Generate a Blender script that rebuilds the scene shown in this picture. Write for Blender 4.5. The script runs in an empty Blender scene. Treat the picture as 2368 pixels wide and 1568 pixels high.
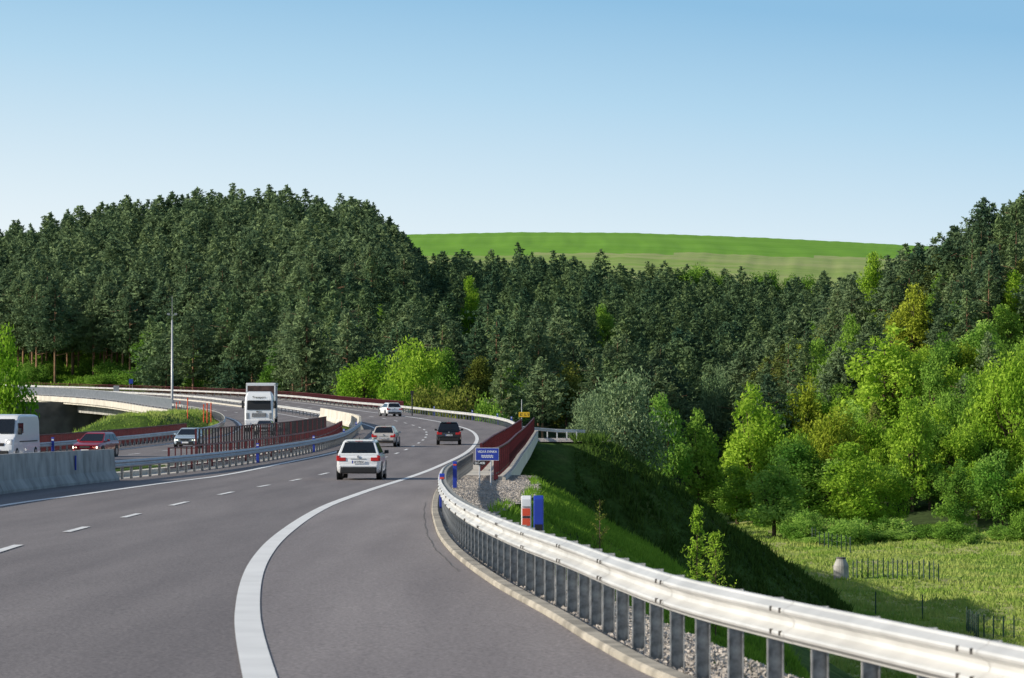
import bpy, bmesh, math, random
import numpy as np
from mathutils import Vector
random.seed(7); rng=np.random.default_rng(7)
C=bpy.context.scene.collection
F=8000.0; CX=1184.0; HY=900.0
PI=math.pi
# ---------------------------------------------------------------- curves
def herm(xs,ys):
    xs=np.array(xs,float); ys=np.array(ys,float)
    d=np.diff(ys)/np.diff(xs); m=np.empty_like(ys); m[0]=d[0]; m[-1]=d[-1]; m[1:-1]=(d[:-1]+d[1:])/2
    def f(x):
        x=np.asarray(x,float); xc=np.clip(x,xs[0],xs[-1]); i=np.clip(np.searchsorted(xs,xc)-1,0,len(xs)-2)
        h=xs[i+1]-xs[i]; t=(xc-xs[i])/h
        r=(2*t**3-3*t**2+1)*ys[i]+(t**3-2*t**2+t)*h*m[i]+(-2*t**3+3*t**2)*ys[i+1]+(t**3-t**2)*h*m[i+1]
        r=r+np.where(x>xs[-1],(x-xs[-1])*m[-1],0)+np.where(x<xs[0],(x-xs[0])*m[0],0)
        return r
    return f
D=herm([5,25,53,67,83,105,133,180,230,280,330,365,450,530,615,700],[1.88,2.1,2.45,2.68,2.92,3.12,3.4,3.52,3.55,3.45,3.2,2.9,2.1,1.1,0.0,-1.2])
K=herm([5,14,18,20,22,25,29,33,40.5,53,75,88,108,127,157,200,255,280,312,337,365,407,440,498,550,615,660],[4.6,2.95,2.24,1.9,1.56,1.1,.72,.42,-.2,-.95,-1.68,-2.0,-2.3,-2.3,-1.94,-1.2,-.1,.2,-.9,-3.1,-7.5,-14.4,-21,-33,-52,-86,-113])
E=herm([5,25,34,48,75,88,103,127,153,186,215,255,290,312,337,362,397,440,498,550,615,660],[0.1,-1.82,-2.6,-3.5,-4.5,-4.7,-4.5,-4.1,-3.4,-2.65,-2.4,-2.6,-3.6,-5,-7.3,-10.6,-16.4,-23.4,-35.5,-55,-89,-116])
LL=herm([5,53,89,103,127,134,162,188,215,255,290,337,362,397,440,498,550,615,660],[-9,-12,-13,-12.5,-12.0,-11.6,-10.8,-10.0,-9.8,-10.2,-11.3,-15.4,-18.8,-24.4,-31.8,-44.8,-65,-102,-130])
B=herm([5,53,103,127,150,172,212,265,298,337,362,397,440,498,550,615,660],[-13,-15,-15.2,-14.6,-12.9,-11.7,-10.9,-11.9,-13.1,-17.2,-20.7,-26.3,-34.2,-47.6,-68.5,-106,-134])
O=herm([5,100,150,186,200,225,250,277,310,345,380,422,500,550,580,615,660],[-40,-34,-31,-29,-27.4,-25.9,-24.9,-24.3,-25.5,-28.8,-34,-42,-60,-79,-92,-118,-148])
I=herm([5,100,186,200,250,310,345,362,397,440,498,550,615,660],[-30,-25,-19,-18,-15.9,-16.2,-19,-21.5,-27.2,-35.2,-48.8,-69.8,-107.5,-135.6])
WV=herm([5,70,85,100,120,138],[.95,.95,1.6,2.7,3.1,3.0])
def Dop(Y): return D(Y)+.3*np.clip((345-np.asarray(Y,float))/60,0,1)
# ---------------------------------------------------------------- terrain height
YN=[0,150,300,350,400,450,500,550,600,700,800,900,1000,1100,1250,1700,2200,4000]
TT={-1200:[-6,-6,-6,-7,-8,-8,-7,-5,-2,5,14,22,28,36,48,74,60,40],
0:[-6,-8,-10,-11,-13,-13,-12,-9,-3.5,5,16,24,30,38,48,75,60,40],
300:[-8,-10,-10,-11,-12,-12,-11,-8,-3.5,6,20,32,36,40,48,76,60,40],
600:[-12,-12,-12,-10,-9,-7,-5,-3,0,8,23,35,38,40,48,76,60,40],
850:[-15,-15,-15,-12,-9,-7,-5,-2,3,12,24,31,32,36,47,76,60,40],
980:[-19,-19,-19,-14,-10,-8,-6,-3,1,8,14,18,22,32,48,76.3,60,40],
1200:[-19,-19,-19,-15,-11,-9,-7,-4,-1,5,11,16,21,32,48,77.3,60,40],
1450:[-19,-19,-19,-19,-17,-15,-12,-9,-6,0,7,12,19,30,48,77,60,40],
1650:[-19,-19,-19,-19,-19,-19,-19,-18,-16,-9,0,8,16,30,47,75.5,60,40],
1760:[-19,-19,-19,-19,-19,-19,-18,-13,-9,-7,-1,7,14,30,46,74.6,60,40],
1950:[-19,-19,-19,-19,-19,-19,-14,-6,4,7,8,10,15,28,45,72.6,60,40],
2150:[-19,-19,-19,-19,-19,-18.5,-11,-1,10,13,14,16,18,28,44,70.3,58,40],
2368:[-19,-19,-19,-19,-19,-18,-8,5,17,21,22,22,24,30,42,68,56,40],
3400:[-19,-19,-19,-19,-19,-17,-6,8,22,28,30,30,30,34,42,60,50,40]}
TP=sorted(TT)
def ground(X,Y):
    X=np.asarray(X,float);Y=np.asarray(Y,float)
    X,Y=np.broadcast_arrays(X,Y)
    px=X/np.maximum(Y,5)*F+CX
    cols=np.stack([np.interp(Y,YN,TT[p]) for p in TP])
    i=np.clip(np.searchsorted(TP,px)-1,0,len(TP)-2); P=np.array(TP,float)
    t=np.clip((px-P[i])/(P[i+1]-P[i]),0,1); 
    a=np.take_along_axis(cols,i[None],0)[0]; b=np.take_along_axis(cols,(i+1)[None],0)[0]
    z=a*(1-t)+b*t
    z=z+.25*np.sin(X*.31+1.3)*np.sin(Y*.13)+.12*np.sin(X*.9)*np.cos(Y*.41+X*.2)
    def emb(x0,x1,y0,y1,zt,sl,sy=None):
        Yc=np.clip(Y,y0,y1); dx=np.maximum(np.maximum(x0(Yc)-X,X-x1(Yc)),0); dy=np.abs(Y-Yc)
        return zt(Yc)-np.hypot(dx,dy*(1 if sy is None else sl/sy))/sl
    near=emb(lambda y:B(y)-2,lambda y:K(y)+WV(y),-60,138,lambda y:-D(y)-.12,1.6)
    near=near+(.12*np.sin(X*2.1+Y*.3)+.12*np.sin(Y*.55+X*.8)*np.cos(X*1.3))*np.clip((-3.2-near)/.8,0,1)
    shelf=emb(lambda y:0*y-3,lambda y:0*y+7.6,278,300,lambda y:0*y-4.3,1.42)
    dd=np.clip(-4.3-shelf,0,20); shelf=shelf+.35*np.sin(X*.55+Y*.1)*np.sin(Y*.23+X*.3)*np.clip(dd/2,0,1)-.10*np.clip(2.2-dd,0,2.2)*np.clip(dd*3,0,1)-.9*np.sin(np.clip(dd/14,0,1)*PI)*0+.012*np.clip(dd-9,0,9)**2
    parts=[z,near,
      emb(lambda y:O(y)-2,lambda y:I(y)+1.5,-60,182,lambda y:-Dop(y)-.12,1.6),
      emb(lambda y:O(y)-1.5,lambda y:K(y)+1.4,277,403,lambda y:-Dop(y)-.14,1.6),
      shelf,
      emb(lambda y:0*y-35,lambda y:0*y-32,300,365,lambda y:0*y-2.3,2.0)]
    r=parts[0]
    for p in parts[1:]: r=np.maximum(r,p)
    return r
def gz(x,y): return float(ground(np.array([x]),np.array([y]))[0])
# ---------------------------------------------------------------- materials
def newmat(n):
    m=bpy.data.materials.new(n); m.use_nodes=True; nt=m.node_tree
    return m,nt,nt.nodes['Principled BSDF']
def mat(n,col,rough=.6,metal=0,var=.12,scale=8,bump=0,bscale=60,coat=0,col2=None,obj=True):
    m,nt,b=newmat(n); N=nt.nodes;L=nt.links
    b.inputs['Roughness'].default_value=rough; b.inputs['Metallic'].default_value=metal
    if coat: b.inputs['Coat Weight'].default_value=coat
    tc=N.new('ShaderNodeTexCoord'); src=tc.outputs['Object' if obj else 'Generated']
    nz=N.new('ShaderNodeTexNoise'); nz.inputs['Scale'].default_value=scale; nz.inputs['Detail'].default_value=6; L.new(src,nz.inputs['Vector'])
    r=N.new('ShaderNodeValToRGB'); c2=col2 or tuple(c*(1-var*2) for c in col)
    r.color_ramp.elements[0].position=.35; r.color_ramp.elements[1].position=.65
    r.color_ramp.elements[0].color=(*c2,1); r.color_ramp.elements[1].color=(*[min(1,c*(1+var*.5)) for c in col],1)
    L.new(nz.outputs['Fac'],r.inputs['Fac']); L.new(r.outputs['Color'],b.inputs['Base Color'])
    if bump:
        n2=N.new('ShaderNodeTexNoise'); n2.inputs['Scale'].default_value=bscale; n2.inputs['Detail'].default_value=4; L.new(src,n2.inputs['Vector'])
        bp=N.new('ShaderNodeBump'); bp.inputs['Strength'].default_value=bump; bp.inputs['Distance'].default_value=.03
        L.new(n2.outputs['Fac'],bp.inputs['Height']); L.new(bp.outputs['Normal'],b.inputs['Normal'])
    return m
def ground_mat(n,cols,scales,rough=.95,stretch=(1,1,1),fine=3.0,bump=.5,lo=.6,hi=1.35):
    m,nt,b=newmat(n); N=nt.nodes;L=nt.links; b.inputs['Roughness'].default_value=rough; b.inputs['Specular IOR Level'].default_value=.1
    g=N.new('ShaderNodeNewGeometry'); mp=N.new('ShaderNodeMapping'); mp.inputs['Scale'].default_value=stretch; L.new(g.outputs['Position'],mp.inputs['Vector'])
    n1=N.new('ShaderNodeTexNoise'); n1.inputs['Scale'].default_value=scales; n1.inputs['Detail'].default_value=8; n1.inputs['Roughness'].default_value=.65; L.new(mp.outputs[0],n1.inputs['Vector'])
    n2=N.new('ShaderNodeTexNoise'); n2.inputs['Scale'].default_value=fine; n2.inputs['Detail'].default_value=6; n2.inputs['Roughness'].default_value=.7; L.new(mp.outputs[0],n2.inputs['Vector'])
    r=N.new('ShaderNodeValToRGB'); el=r.color_ramp.elements
    el[0].position=.36; el[1].position=.64; el[0].color=(*cols[0],1); el[1].color=(*cols[-1],1)
    for k,c in enumerate(cols[1:-1]):
        e=el.new(.36+.28*(k+1)/(len(cols)-1)); e.color=(*c,1)
    L.new(n1.outputs['Fac'],r.inputs['Fac'])
    mr=N.new('ShaderNodeMapRange'); mr.inputs['From Min'].default_value=.3; mr.inputs['From Max'].default_value=.7; mr.inputs['To Min'].default_value=lo; mr.inputs['To Max'].default_value=hi
    L.new(n2.outputs['Fac'],mr.inputs['Value'])
    mx=N.new('ShaderNodeMix'); mx.data_type='RGBA'; mx.blend_type='MULTIPLY'; mx.inputs[0].default_value=1
    L.new(r.outputs['Color'],mx.inputs[6]); L.new(mr.outputs[0],mx.inputs[7]); L.new(mx.outputs[2],b.inputs['Base Color'])
    bp=N.new('ShaderNodeBump'); bp.inputs['Strength'].default_value=bump; bp.inputs['Distance'].default_value=.1
    L.new(n2.outputs['Fac'],bp.inputs['Height']); L.new(bp.outputs['Normal'],b.inputs['Normal'])
    return m
def leafmat(n,dark,light,trans=.3,ns=.12):
    m=bpy.data.materials.new(n); m.use_nodes=True; nt=m.node_tree; N=nt.nodes;L=nt.links
    N.remove(N['Principled BSDF']); out=N['Material Output']
    g=N.new('ShaderNodeNewGeometry'); oi=N.new('ShaderNodeObjectInfo')
    nz=N.new('ShaderNodeTexNoise'); nz.inputs['Scale'].default_value=ns; nz.inputs['Detail'].default_value=3; L.new(g.outputs['Position'],nz.inputs['Vector'])
    a=N.new('ShaderNodeMath'); a.operation='MULTIPLY_ADD'; a.inputs[1].default_value=.35; L.new(g.outputs['Random Per Island'],a.inputs[0])
    s=N.new('ShaderNodeMath'); s.operation='MULTIPLY'; s.inputs[1].default_value=.45; L.new(oi.outputs['Random'],s.inputs[0])
    s2=N.new('ShaderNodeMath'); s2.operation='MULTIPLY_ADD'; s2.inputs[1].default_value=1.9; s2.inputs[2].default_value=-.8; L.new(nz.outputs['Fac'],s2.inputs[0])
    s3=N.new('ShaderNodeMath'); s3.operation='ADD'; L.new(s.outputs[0],s3.inputs[0]); L.new(s2.outputs[0],s3.inputs[1]); L.new(s3.outputs[0],a.inputs[2])
    mx=N.new('ShaderNodeMix'); mx.data_type='RGBA'; mx.inputs[6].default_value=(*dark,1); mx.inputs[7].default_value=(*light,1); L.new(a.outputs[0],mx.inputs[0])
    d=N.new('ShaderNodeBsdfDiffuse'); t=N.new('ShaderNodeBsdfTranslucent'); ms=N.new('ShaderNodeMixShader'); ms.inputs[0].default_value=trans
    L.new(mx.outputs[2],d.inputs['Color']); L.new(mx.outputs[2],t.inputs['Color']); L.new(d.outputs[0],ms.inputs[1]); L.new(t.outputs[0],ms.inputs[2]); L.new(ms.outputs[0],out.inputs['Surface'])
    return m
M={}
def road_mat(n,k):
    m,nt,b=newmat(n); N=nt.nodes;L=nt.links
    g=N.new('ShaderNodeNewGeometry')
    mp=N.new('ShaderNodeMapping'); mp.inputs['Scale'].default_value=(1,.06,1); L.new(g.outputs['Position'],mp.inputs['Vector'])
    n1=N.new('ShaderNodeTexNoise'); n1.inputs['Scale'].default_value=.9; n1.inputs['Detail'].default_value=5; L.new(mp.outputs[0],n1.inputs['Vector'])
    n2=N.new('ShaderNodeTexNoise'); n2.inputs['Scale'].default_value=26; n2.inputs['Detail'].default_value=4; n2.inputs['Roughness'].default_value=.7; L.new(g.outputs['Position'],n2.inputs['Vector'])
    r=N.new('ShaderNodeValToRGB'); e=r.color_ramp.elements; e[0].position=.3;e[1].position=.7; e[0].color=(.160*k,.142*k,.140*k,1); e[1].color=(.23*k,.206*k,.20*k,1); L.new(n1.outputs['Fac'],r.inputs['Fac'])
    mr=N.new('ShaderNodeMapRange'); mr.inputs['From Min'].default_value=.3; mr.inputs['From Max'].default_value=.7; mr.inputs['To Min'].default_value=.45; mr.inputs['To Max'].default_value=1.55; L.new(n2.outputs['Fac'],mr.inputs['Value'])
    mx=N.new('ShaderNodeMix'); mx.data_type='RGBA'; mx.blend_type='MULTIPLY'; mx.inputs[0].default_value=1; L.new(r.outputs['Color'],mx.inputs[6]); L.new(mr.outputs[0],mx.inputs[7]); L.new(mx.outputs[2],b.inputs['Base Color'])
    b.inputs['Roughness'].default_value=.8; b.inputs['Specular IOR Level'].default_value=.3
    bp=N.new('ShaderNodeBump'); bp.inputs['Strength'].default_value=.25; bp.inputs['Distance'].default_value=.01; L.new(n2.outputs['Fac'],bp.inputs['Height']); L.new(bp.outputs['Normal'],b.inputs['Normal'])
    return m
M['road']=road_mat('asphalt',1.0); M['road2']=road_mat('shoulder_asphalt',1.2)
M['line']=mat('road_paint',(.8,.8,.78),.7,var=.05,scale=1)
M['kerb']=mat('kerb_stone',(.42,.38,.31),.85,var=.22,scale=2,bump=.3)
M['conc']=mat('concrete',(.42,.41,.38),.85,var=.18,scale=1.2,bump=.3,bscale=20)
M['concl']=mat('pale_concrete',(.62,.58,.50),.85,var=.1,scale=.5,bump=.2,bscale=20)
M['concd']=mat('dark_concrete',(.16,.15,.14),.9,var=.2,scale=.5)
M['galv']=mat('galvanised_steel',(.66,.655,.63),.5,.3,var=.10,scale=1.3,bump=.15,bscale=9)
M['galvw']=mat('blue_grey_steel',(.5,.51,.53),.5,.4,var=.1,scale=3)  # darker, slightly bluer tone than the galvanised steel
M['post']=mat('post_steel',(.40,.40,.39),.6,.3,var=.25,scale=12)
M['bolt']=mat('bolt_steel',(.12,.11,.1),.6,.5)
M['maroon']=mat('maroon_paint',(.10,.008,.012),.5,var=.2,scale=4)
M['slat']=mat('dark_slat_paint',(.022,.020,.024),.5,var=.2)
M['mast']=mat('mast_steel',(.5,.51,.52),.5,.3)
M['blue']=mat('blue_plastic',(.02,.05,.38),.45,var=.05)
M['white']=mat('white_plastic',(.75,.76,.78),.5,var=.04)
M['red']=mat('red_reflector',(.70,.08,.03),.35,var=.05)
M['orange']=mat('orange_paint',(.70,.09,.02),.5,var=.05)
M['yellow']=mat('yellow_sign',(.70,.42,.01),.5,var=.05)
M['black']=mat('black_paint',(.015,.015,.015),.5,var=.1)
M['signw']=mat('sign_letter_white',(.85,.85,.85),.5,var=.01)
M['signback']=mat('sign_back_grey',(.3,.32,.33),.5,.3)
M['carw']=mat('white_car_paint',(.78,.79,.8),.3,0,var=.02,coat=.6)
M['cars']=mat('silver_beige_car_paint',(.60,.56,.52),.32,.25,var=.02,coat=.6)
M['cark']=mat('black_car_paint',(.008,.009,.012),.22,0,var=.02,coat=.8)
M['carr']=mat('dark_red_car_paint',(.28,.01,.02),.28,0,var=.02,coat=.8)
M['carb']=mat('pale_blue_car_paint',(.42,.52,.6),.3,.2,var=.02,coat=.6)
M['glass']=mat('tinted_glass',(.012,.016,.022),.06,0,var=.05)
M['trim']=mat('black_trim',(.015,.015,.016),.6,var=.1)
M['tyre']=mat('tyre_rubber',(.012,.012,.012),.8)
M['rim']=mat('alloy_rim',(.4,.4,.42),.35,.7)
M['tail']=mat('tail_lamp_red',(.5,.01,.01),.2,var=.05,coat=.6)
M['lamp']=mat('lamp_clear',(.75,.76,.78),.12,.2,var=.05,coat=.6)
M['plate']=mat('plate_white',(.75,.75,.75),.5,var=.02)
M['load']=mat('brown_trailer_side',(.10,.05,.04),.6,var=.3,scale=2)
def headm():
    m,nt,b=newmat('lit_headlamp'); b.inputs['Base Color'].default_value=(.9,.9,.8,1); b.inputs['Emission Color'].default_value=(1,.95,.75,1); b.inputs['Emission Strength'].default_value=3; return m
M['head']=headm()
M['grass']=ground_mat('slope_grass',[(.045,.085,.015),(.08,.14,.022),(.13,.19,.035)],.35,fine=6)
M['bank']=ground_mat('shade_tinted_bank_grass',[(.035,.07,.012),(.06,.11,.02),(.09,.12,.03)],.2,fine=2)  # far slope's shade put into this darker grass colour
M['meadow']=ground_mat('meadow_grass',[(.16,.28,.04),(.30,.38,.09),(.46,.43,.20),(.22,.36,.04)],.05,fine=1.2)
M['forestfloor']=ground_mat('forest_ground',[(.03,.05,.018),(.06,.09,.03)],.1,fine=1)
M['undergrowth']=ground_mat('forest_edge_grass',[(.08,.16,.04),(.17,.26,.07)],.15,fine=1.2)
M['field']=ground_mat('green_crop_field',[(.15,.33,.03),(.17,.35,.035),(.19,.38,.05)],.02,stretch=(.25,1.5,1),fine=.12,bump=.02,lo=.86,hi=1.12)
M['fieldp']=ground_mat('pale_field_edge',[(.22,.34,.07),(.38,.40,.17)],.03,stretch=(.3,2,1),fine=.2,bump=.03,lo=.8,hi=1.2)
M['gravel']=ground_mat('gravel_stones',[(.32,.29,.26),(.44,.40,.36),(.52,.48,.43)],1.5,fine=9,bump=1,lo=.45,hi=1.4)
M['stone']=leafmat('loose_stones',(.22,.20,.18),(.58,.53,.48),0)
M['pine']=leafmat('pine_needles',(.05,.10,.06),(.23,.31,.14),.25,.09)  # needle colours lightened towards blue-green to stand in for haze
M['pinew']=leafmat('warm_pine_needles',(.075,.11,.03),(.27,.31,.08),.25)
M['spruce']=leafmat('spruce_needles',(.035,.085,.055),(.20,.28,.11),.22,.07)
M['lime']=leafmat('lime_leaves',(.13,.30,.02),(.42,.60,.07),.4)
M['green']=leafmat('mid_green_leaves',(.07,.19,.03),(.28,.46,.07),.35)
M['bush']=leafmat('bright_bush_leaves',(.11,.28,.035),(.42,.62,.13),.4,.2)
M['willow']=leafmat('grey_green_leaves',(.12,.2,.09),(.28,.37,.19),.2)
M['olive']=leafmat('olive_brown_leaves',(.12,.16,.03),(.30,.33,.07),.3)
M['yell']=leafmat('yellow_green_leaves',(.16,.25,.015),(.42,.48,.06),.35)
M['blade']=leafmat('grass_blades',(.07,.18,.015),(.24,.40,.05),.3,.8)
M['bladed']=leafmat('shade_tinted_blades',(.03,.07,.012),(.09,.15,.03),.1,.5)  # blade colour darkened to carry the embankment's shade
M['bladem']=leafmat('meadow_blades',(.18,.33,.04),(.48,.52,.16),.35)
M['bark']=mat('bark',(.13,.085,.055),.9,var=.25,scale=2)
M['barkp']=mat('pine_bark',(.28,.16,.09),.9,var=.3,scale=1)
# ---------------------------------------------------------------- mesh helpers
class MB:
    def __init__(s): s.v=[];s.f=[]
    def add(s,vs,fs):
        b=len(s.v); s.v+=[tuple(map(float,v)) for v in vs]; s.f+=[tuple(i+b for i in f) for f in fs]; return s
    def box(s,c,d,rz=0):
        x,y,z=[q/2 for q in d]; cs,sn=math.cos(rz),math.sin(rz); vs=[]
        for k in (-z,z):
            for (i,j) in ((-x,-y),(x,-y),(x,y),(-x,y)): vs.append((c[0]+i*cs-j*sn,c[1]+i*sn+j*cs,c[2]+k))
        return s.add(vs,[(3,2,1,0),(4,5,6,7),(0,1,5,4),(1,2,6,5),(2,3,7,6),(3,0,4,7)])
    def cyl(s,p0,p1,r0,r1=None,n=10):
        r1=r0 if r1 is None else r1; p0=Vector(p0);p1=Vector(p1);d=(p1-p0).normalized()
        a=d.orthogonal().normalized(); b=d.cross(a); vs=[]
        for p,r in ((p0,r0),(p1,r1)):
            for k in range(n):
                t=2*PI*k/n; vs.append(p+a*(r*math.cos(t))+b*(r*math.sin(t)))
        return s.add(vs,[(k,(k+1)%n,n+(k+1)%n,n+k) for k in range(n)]+[tuple(range(n-1,-1,-1)),tuple(range(n,2*n))])
    def loft(s,rings,cap=True):
        n=len(rings[0]); vs=[p for r in rings for p in r]; fs=[]
        for i in range(len(rings)-1):
            for k in range(n): fs.append((i*n+k,i*n+(k+1)%n,(i+1)*n+(k+1)%n,(i+1)*n+k))
        if cap: fs+=[tuple(range(n-1,-1,-1)),tuple((len(rings)-1)*n+k for k in range(n))]
        return s.add(vs,fs)
    def sweep(s,path,prof,closed=False):
        P=[Vector(p) for p in path]; n=len(prof); vs=[]
        for i,p in enumerate(P):
            d=(P[min(i+1,len(P)-1)]-P[max(i-1,0)]); d.z=0; d.normalize(); r=Vector((d.y,-d.x,0))
            for a,z in prof: vs.append(p+r*a+Vector((0,0,z)))
        fs=[]
        for i in range(len(P)-1):
            for k in range(n if closed else n-1): fs.append((i*n+k,i*n+(k+1)%n,(i+1)*n+(k+1)%n,(i+1)*n+k))
        if closed: fs+=[tuple(range(n-1,-1,-1)),tuple((len(P)-1)*n+k for k in range(n))]
        return s.add(vs,fs)
    def patch(s,c,u0,u1,v0,v1,off=.012):
        c=[Vector(q) for q in c]; nn=(c[1]-c[0]).cross(c[3]-c[0]).normalized()
        def P(u,v): return c[0]*(1-u)*(1-v)+c[1]*u*(1-v)+c[2]*u*v+c[3]*(1-u)*v
        q=[P(u0,v0),P(u1,v0),P(u1,v1),P(u0,v1)]
        return s.add([p-nn*.02 for p in q]+[p+nn*off for p in q],[(4,5,6,7),(0,1,5,4),(1,2,6,5),(2,3,7,6),(3,0,4,7)])
    def mesh(s,name,m,smooth=False,fix=False):
        me=bpy.data.meshes.new(name); me.from_pydata(s.v,[],s.f); me.materials.append(m)
        if fix:
            bm=bmesh.new(); bm.from_mesh(me); bmesh.ops.recalc_face_normals(bm,faces=bm.faces); bm.to_mesh(me); bm.free()
        if smooth: me.polygons.foreach_set('use_smooth',[True]*len(me.polygons))
        me.update(); return me
    def build(s,name,m,parent=None,smooth=False,bevel=0,loc=None):
        o=bpy.data.objects.new(name,s.mesh(name,m,smooth,bevel>0)); C.objects.link(o); o.parent=parent
        if loc is not None: o.location=loc
        if bevel:
            b=o.modifiers.new('Bevel','BEVEL'); b.width=bevel; b.segments=2; b.limit_method='ANGLE'; b.angle_limit=.5
            if smooth:
                w=o.modifiers.new('WeightedNormal','WEIGHTED_NORMAL')
        return o
def tag(o,label,cat,group=None,kind=None):
    if label: o['label']=label
    if cat: o['category']=cat
    if group: o['group']=group
    if kind: o['kind']=kind
    return o
def thing(name,label,cat,loc=(0,0,0),rz=0,group=None,sc=1):
    o=bpy.data.objects.new(name,None); C.objects.link(o); o.location=loc; o.rotation_euler=(0,0,rz); o.scale=(sc,sc,sc) if not isinstance(sc,tuple) else sc
    o.empty_display_size=.3
    return tag(o,label,cat,group)
def link(name,me,parent,loc=(0,0,0),rz=0):
    o=bpy.data.objects.new(name,me); C.objects.link(o); o.parent=parent; o.location=loc; o.rotation_euler=(0,0,rz); return o
def struct(o): o['kind']='structure'; return o
def text(name,s,size,m,parent,loc,rot,sx=1):
    cu=bpy.data.curves.new(name,'FONT'); cu.body=s; cu.size=size; cu.align_x='CENTER'; cu.align_y='CENTER'; cu.offset=size*.015
    t=bpy.data.objects.new(name,cu); C.objects.link(t); bpy.context.view_layer.update()
    me=bpy.data.meshes.new_from_object(t); bpy.data.objects.remove(t); me.materials.clear(); me.materials.append(m)
    o=link(name,me,parent,loc); o.rotation_euler=rot; o.scale=(sx,1,1); return o
def npmesh(name,V,Q,m,k=4):
    me=bpy.data.meshes.new(name); me.vertices.add(len(V)); me.vertices.foreach_set('co',np.asarray(V,np.float32).ravel())
    n=len(Q); me.loops.add(n*k); me.loops.foreach_set('vertex_index',np.asarray(Q,np.int32).ravel())
    me.polygons.add(n); me.polygons.foreach_set('loop_start',np.arange(n,dtype=np.int32)*k)
    me.materials.append(m); me.update(calc_edges=True); return me
# ---------------------------------------------------------------- terrain
def yr(a,b,st): n=max(2,int(round((b-a)/st))+1); return np.linspace(a,b,n)
pxs=np.concatenate([np.arange(-1200,-100,60),np.arange(-100,1000,12),np.arange(1000,2450,9),np.arange(2450,3400,60)])
ys=[8.0]
while ys[-1]<4000: ys.append(ys[-1]*1.013+.1 if ys[-1]<900 else ys[-1]*1.03)
ys=np.array(ys)
PX,YY=np.meshgrid(pxs,ys); XX=(PX-CX)/F*YY
side=np.clip((-100-PX)/1100,0,1); XX=XX-side*60; side=np.clip((PX-2450)/900,0,1); XX=XX+side*60
ZZ=ground(XX,YY)
V=np.stack([XX,YY,ZZ],-1).reshape(-1,3); nc=len(pxs); nr=len(ys)
idx=np.arange(nr*nc).reshape(nr,nc); Q=np.stack([idx[:-1,:-1],idx[:-1,1:],idx[1:,1:],idx[1:,:-1]],-1).reshape(-1,4)
me=npmesh('ground',V,Q,M['grass'])
for k in ('meadow','forestfloor','undergrowth','field','fieldp','bank'): me.materials.append(M[k])
cx=V[Q].mean(1); X_,Y_,Z_=cx[:,0],cx[:,1],cx[:,2]; P_=X_/Y_*F+CX
mi=np.zeros(len(Q),np.int32)
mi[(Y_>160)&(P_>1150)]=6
mi[(Z_<-17.6)&(P_>1400)]=1
mi[(Y_>440)]=2
mi[(P_>1500)&(Z_<-17.6)]=1
mi[(Y_>600)&(Y_<705)&(P_<560)]=3
mi[(Y_>1090)]=5
mi[(Y_>1250+.12*(P_-1000))]=4
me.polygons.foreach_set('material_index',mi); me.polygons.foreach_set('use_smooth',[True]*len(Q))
g=bpy.data.objects.new('ground',me); C.objects.link(g); struct(g)
# ---------------------------------------------------------------- road sheets
def strip(name,f0,f1,Ys,zf,m,nx=1,parent=None):
    mb=MB(); vs=[];n=nx+1
    for y in Ys:
        a=float(f0(y));b=float(f1(y)); z=float(zf(y))
        for k in range(n): vs.append((a+(b-a)*k/nx,y,z))
    fs=[(i*n+k,i*n+k+1,(i+1)*n+k+1,(i+1)*n+k) for i in range(len(Ys)-1) for k in range(nx)]
    mb.add(vs,fs); return mb.build(name,m,parent,True)
RY=np.concatenate([np.arange(6,80,.5),np.arange(80,150,1),np.arange(150,662,3)])
struct(strip('road',lambda y:B(y)-.4,lambda y:K(y),RY,lambda y:-D(y),M['road'],6))
struct(strip('road_shoulder',lambda y:E(y)+.1,lambda y:K(y)-.05,np.concatenate([np.arange(6,80,.5),np.arange(80,150,1)]),lambda y:-D(y)+.004,M['road2'],1))
struct(strip('road_opposite',lambda y:O(y)-.6,lambda y:min(float(I(y))+.5,float(B(y))-.42),RY,lambda y:-Dop(y)+.004,M['road'],4))
lz=lambda y:-D(y)+.012
struct(strip('edge_line',lambda y:E(y)-.125,lambda y:E(y)+.125,RY,lz,M['line']))
struct(strip('median_line',lambda y:LL(y)-.125,lambda y:LL(y)+.125,RY,lz,M['line']))
mb=MB(); y=27.8
while y<560:
    yy=np.linspace(y-2.05,y+2.05,9); f=lambda q:E(q)-4.0+.25*np.clip((q-100)/80,0,1)
    vs=[]
    for q in yy: vs+= [(float(f(q))-.08,q,float(lz(q))),(float(f(q))+.08,q,float(lz(q)))]
    mb.add(vs,[(2*k,2*k+1,2*k+3,2*k+2) for k in range(8)]); y+=12.5
struct(mb.build('lane_dashes',M['line']))
lo=lambda y:-Dop(y)+.016
struct(strip('opposite_outer_line',lambda y:O(y)+1.0,lambda y:O(y)+1.25,RY,lo,M['line']))
struct(strip('opposite_inner_line',lambda y:I(y)-1.0,lambda y:I(y)-.8,RY,lo,M['line']))
mb=MB(); y=30
while y<560:
    vs=[]
    for q in np.linspace(y-2,y+2,4): c=(float(O(q))+float(I(q)))/2; vs+=[(c-.08,q,float(lo(q))),(c+.08,q,float(lo(q)))]
    mb.add(vs,[(2*k,2*k+1,2*k+3,2*k+2) for k in range(3)]); y+=12.5
struct(mb.build('opposite_lane_dashes',M['line']))
rr=lambda y:.012*math.sin(y*.8)+.008*math.sin(y*3.1)
struct(strip('tar_seam',lambda y:K(y)-.22+rr(y)-.006,lambda y:K(y)-.22+rr(y)+.008,np.arange(44,92,.25),lambda y:-D(y)+.009,M['concd']))
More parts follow.
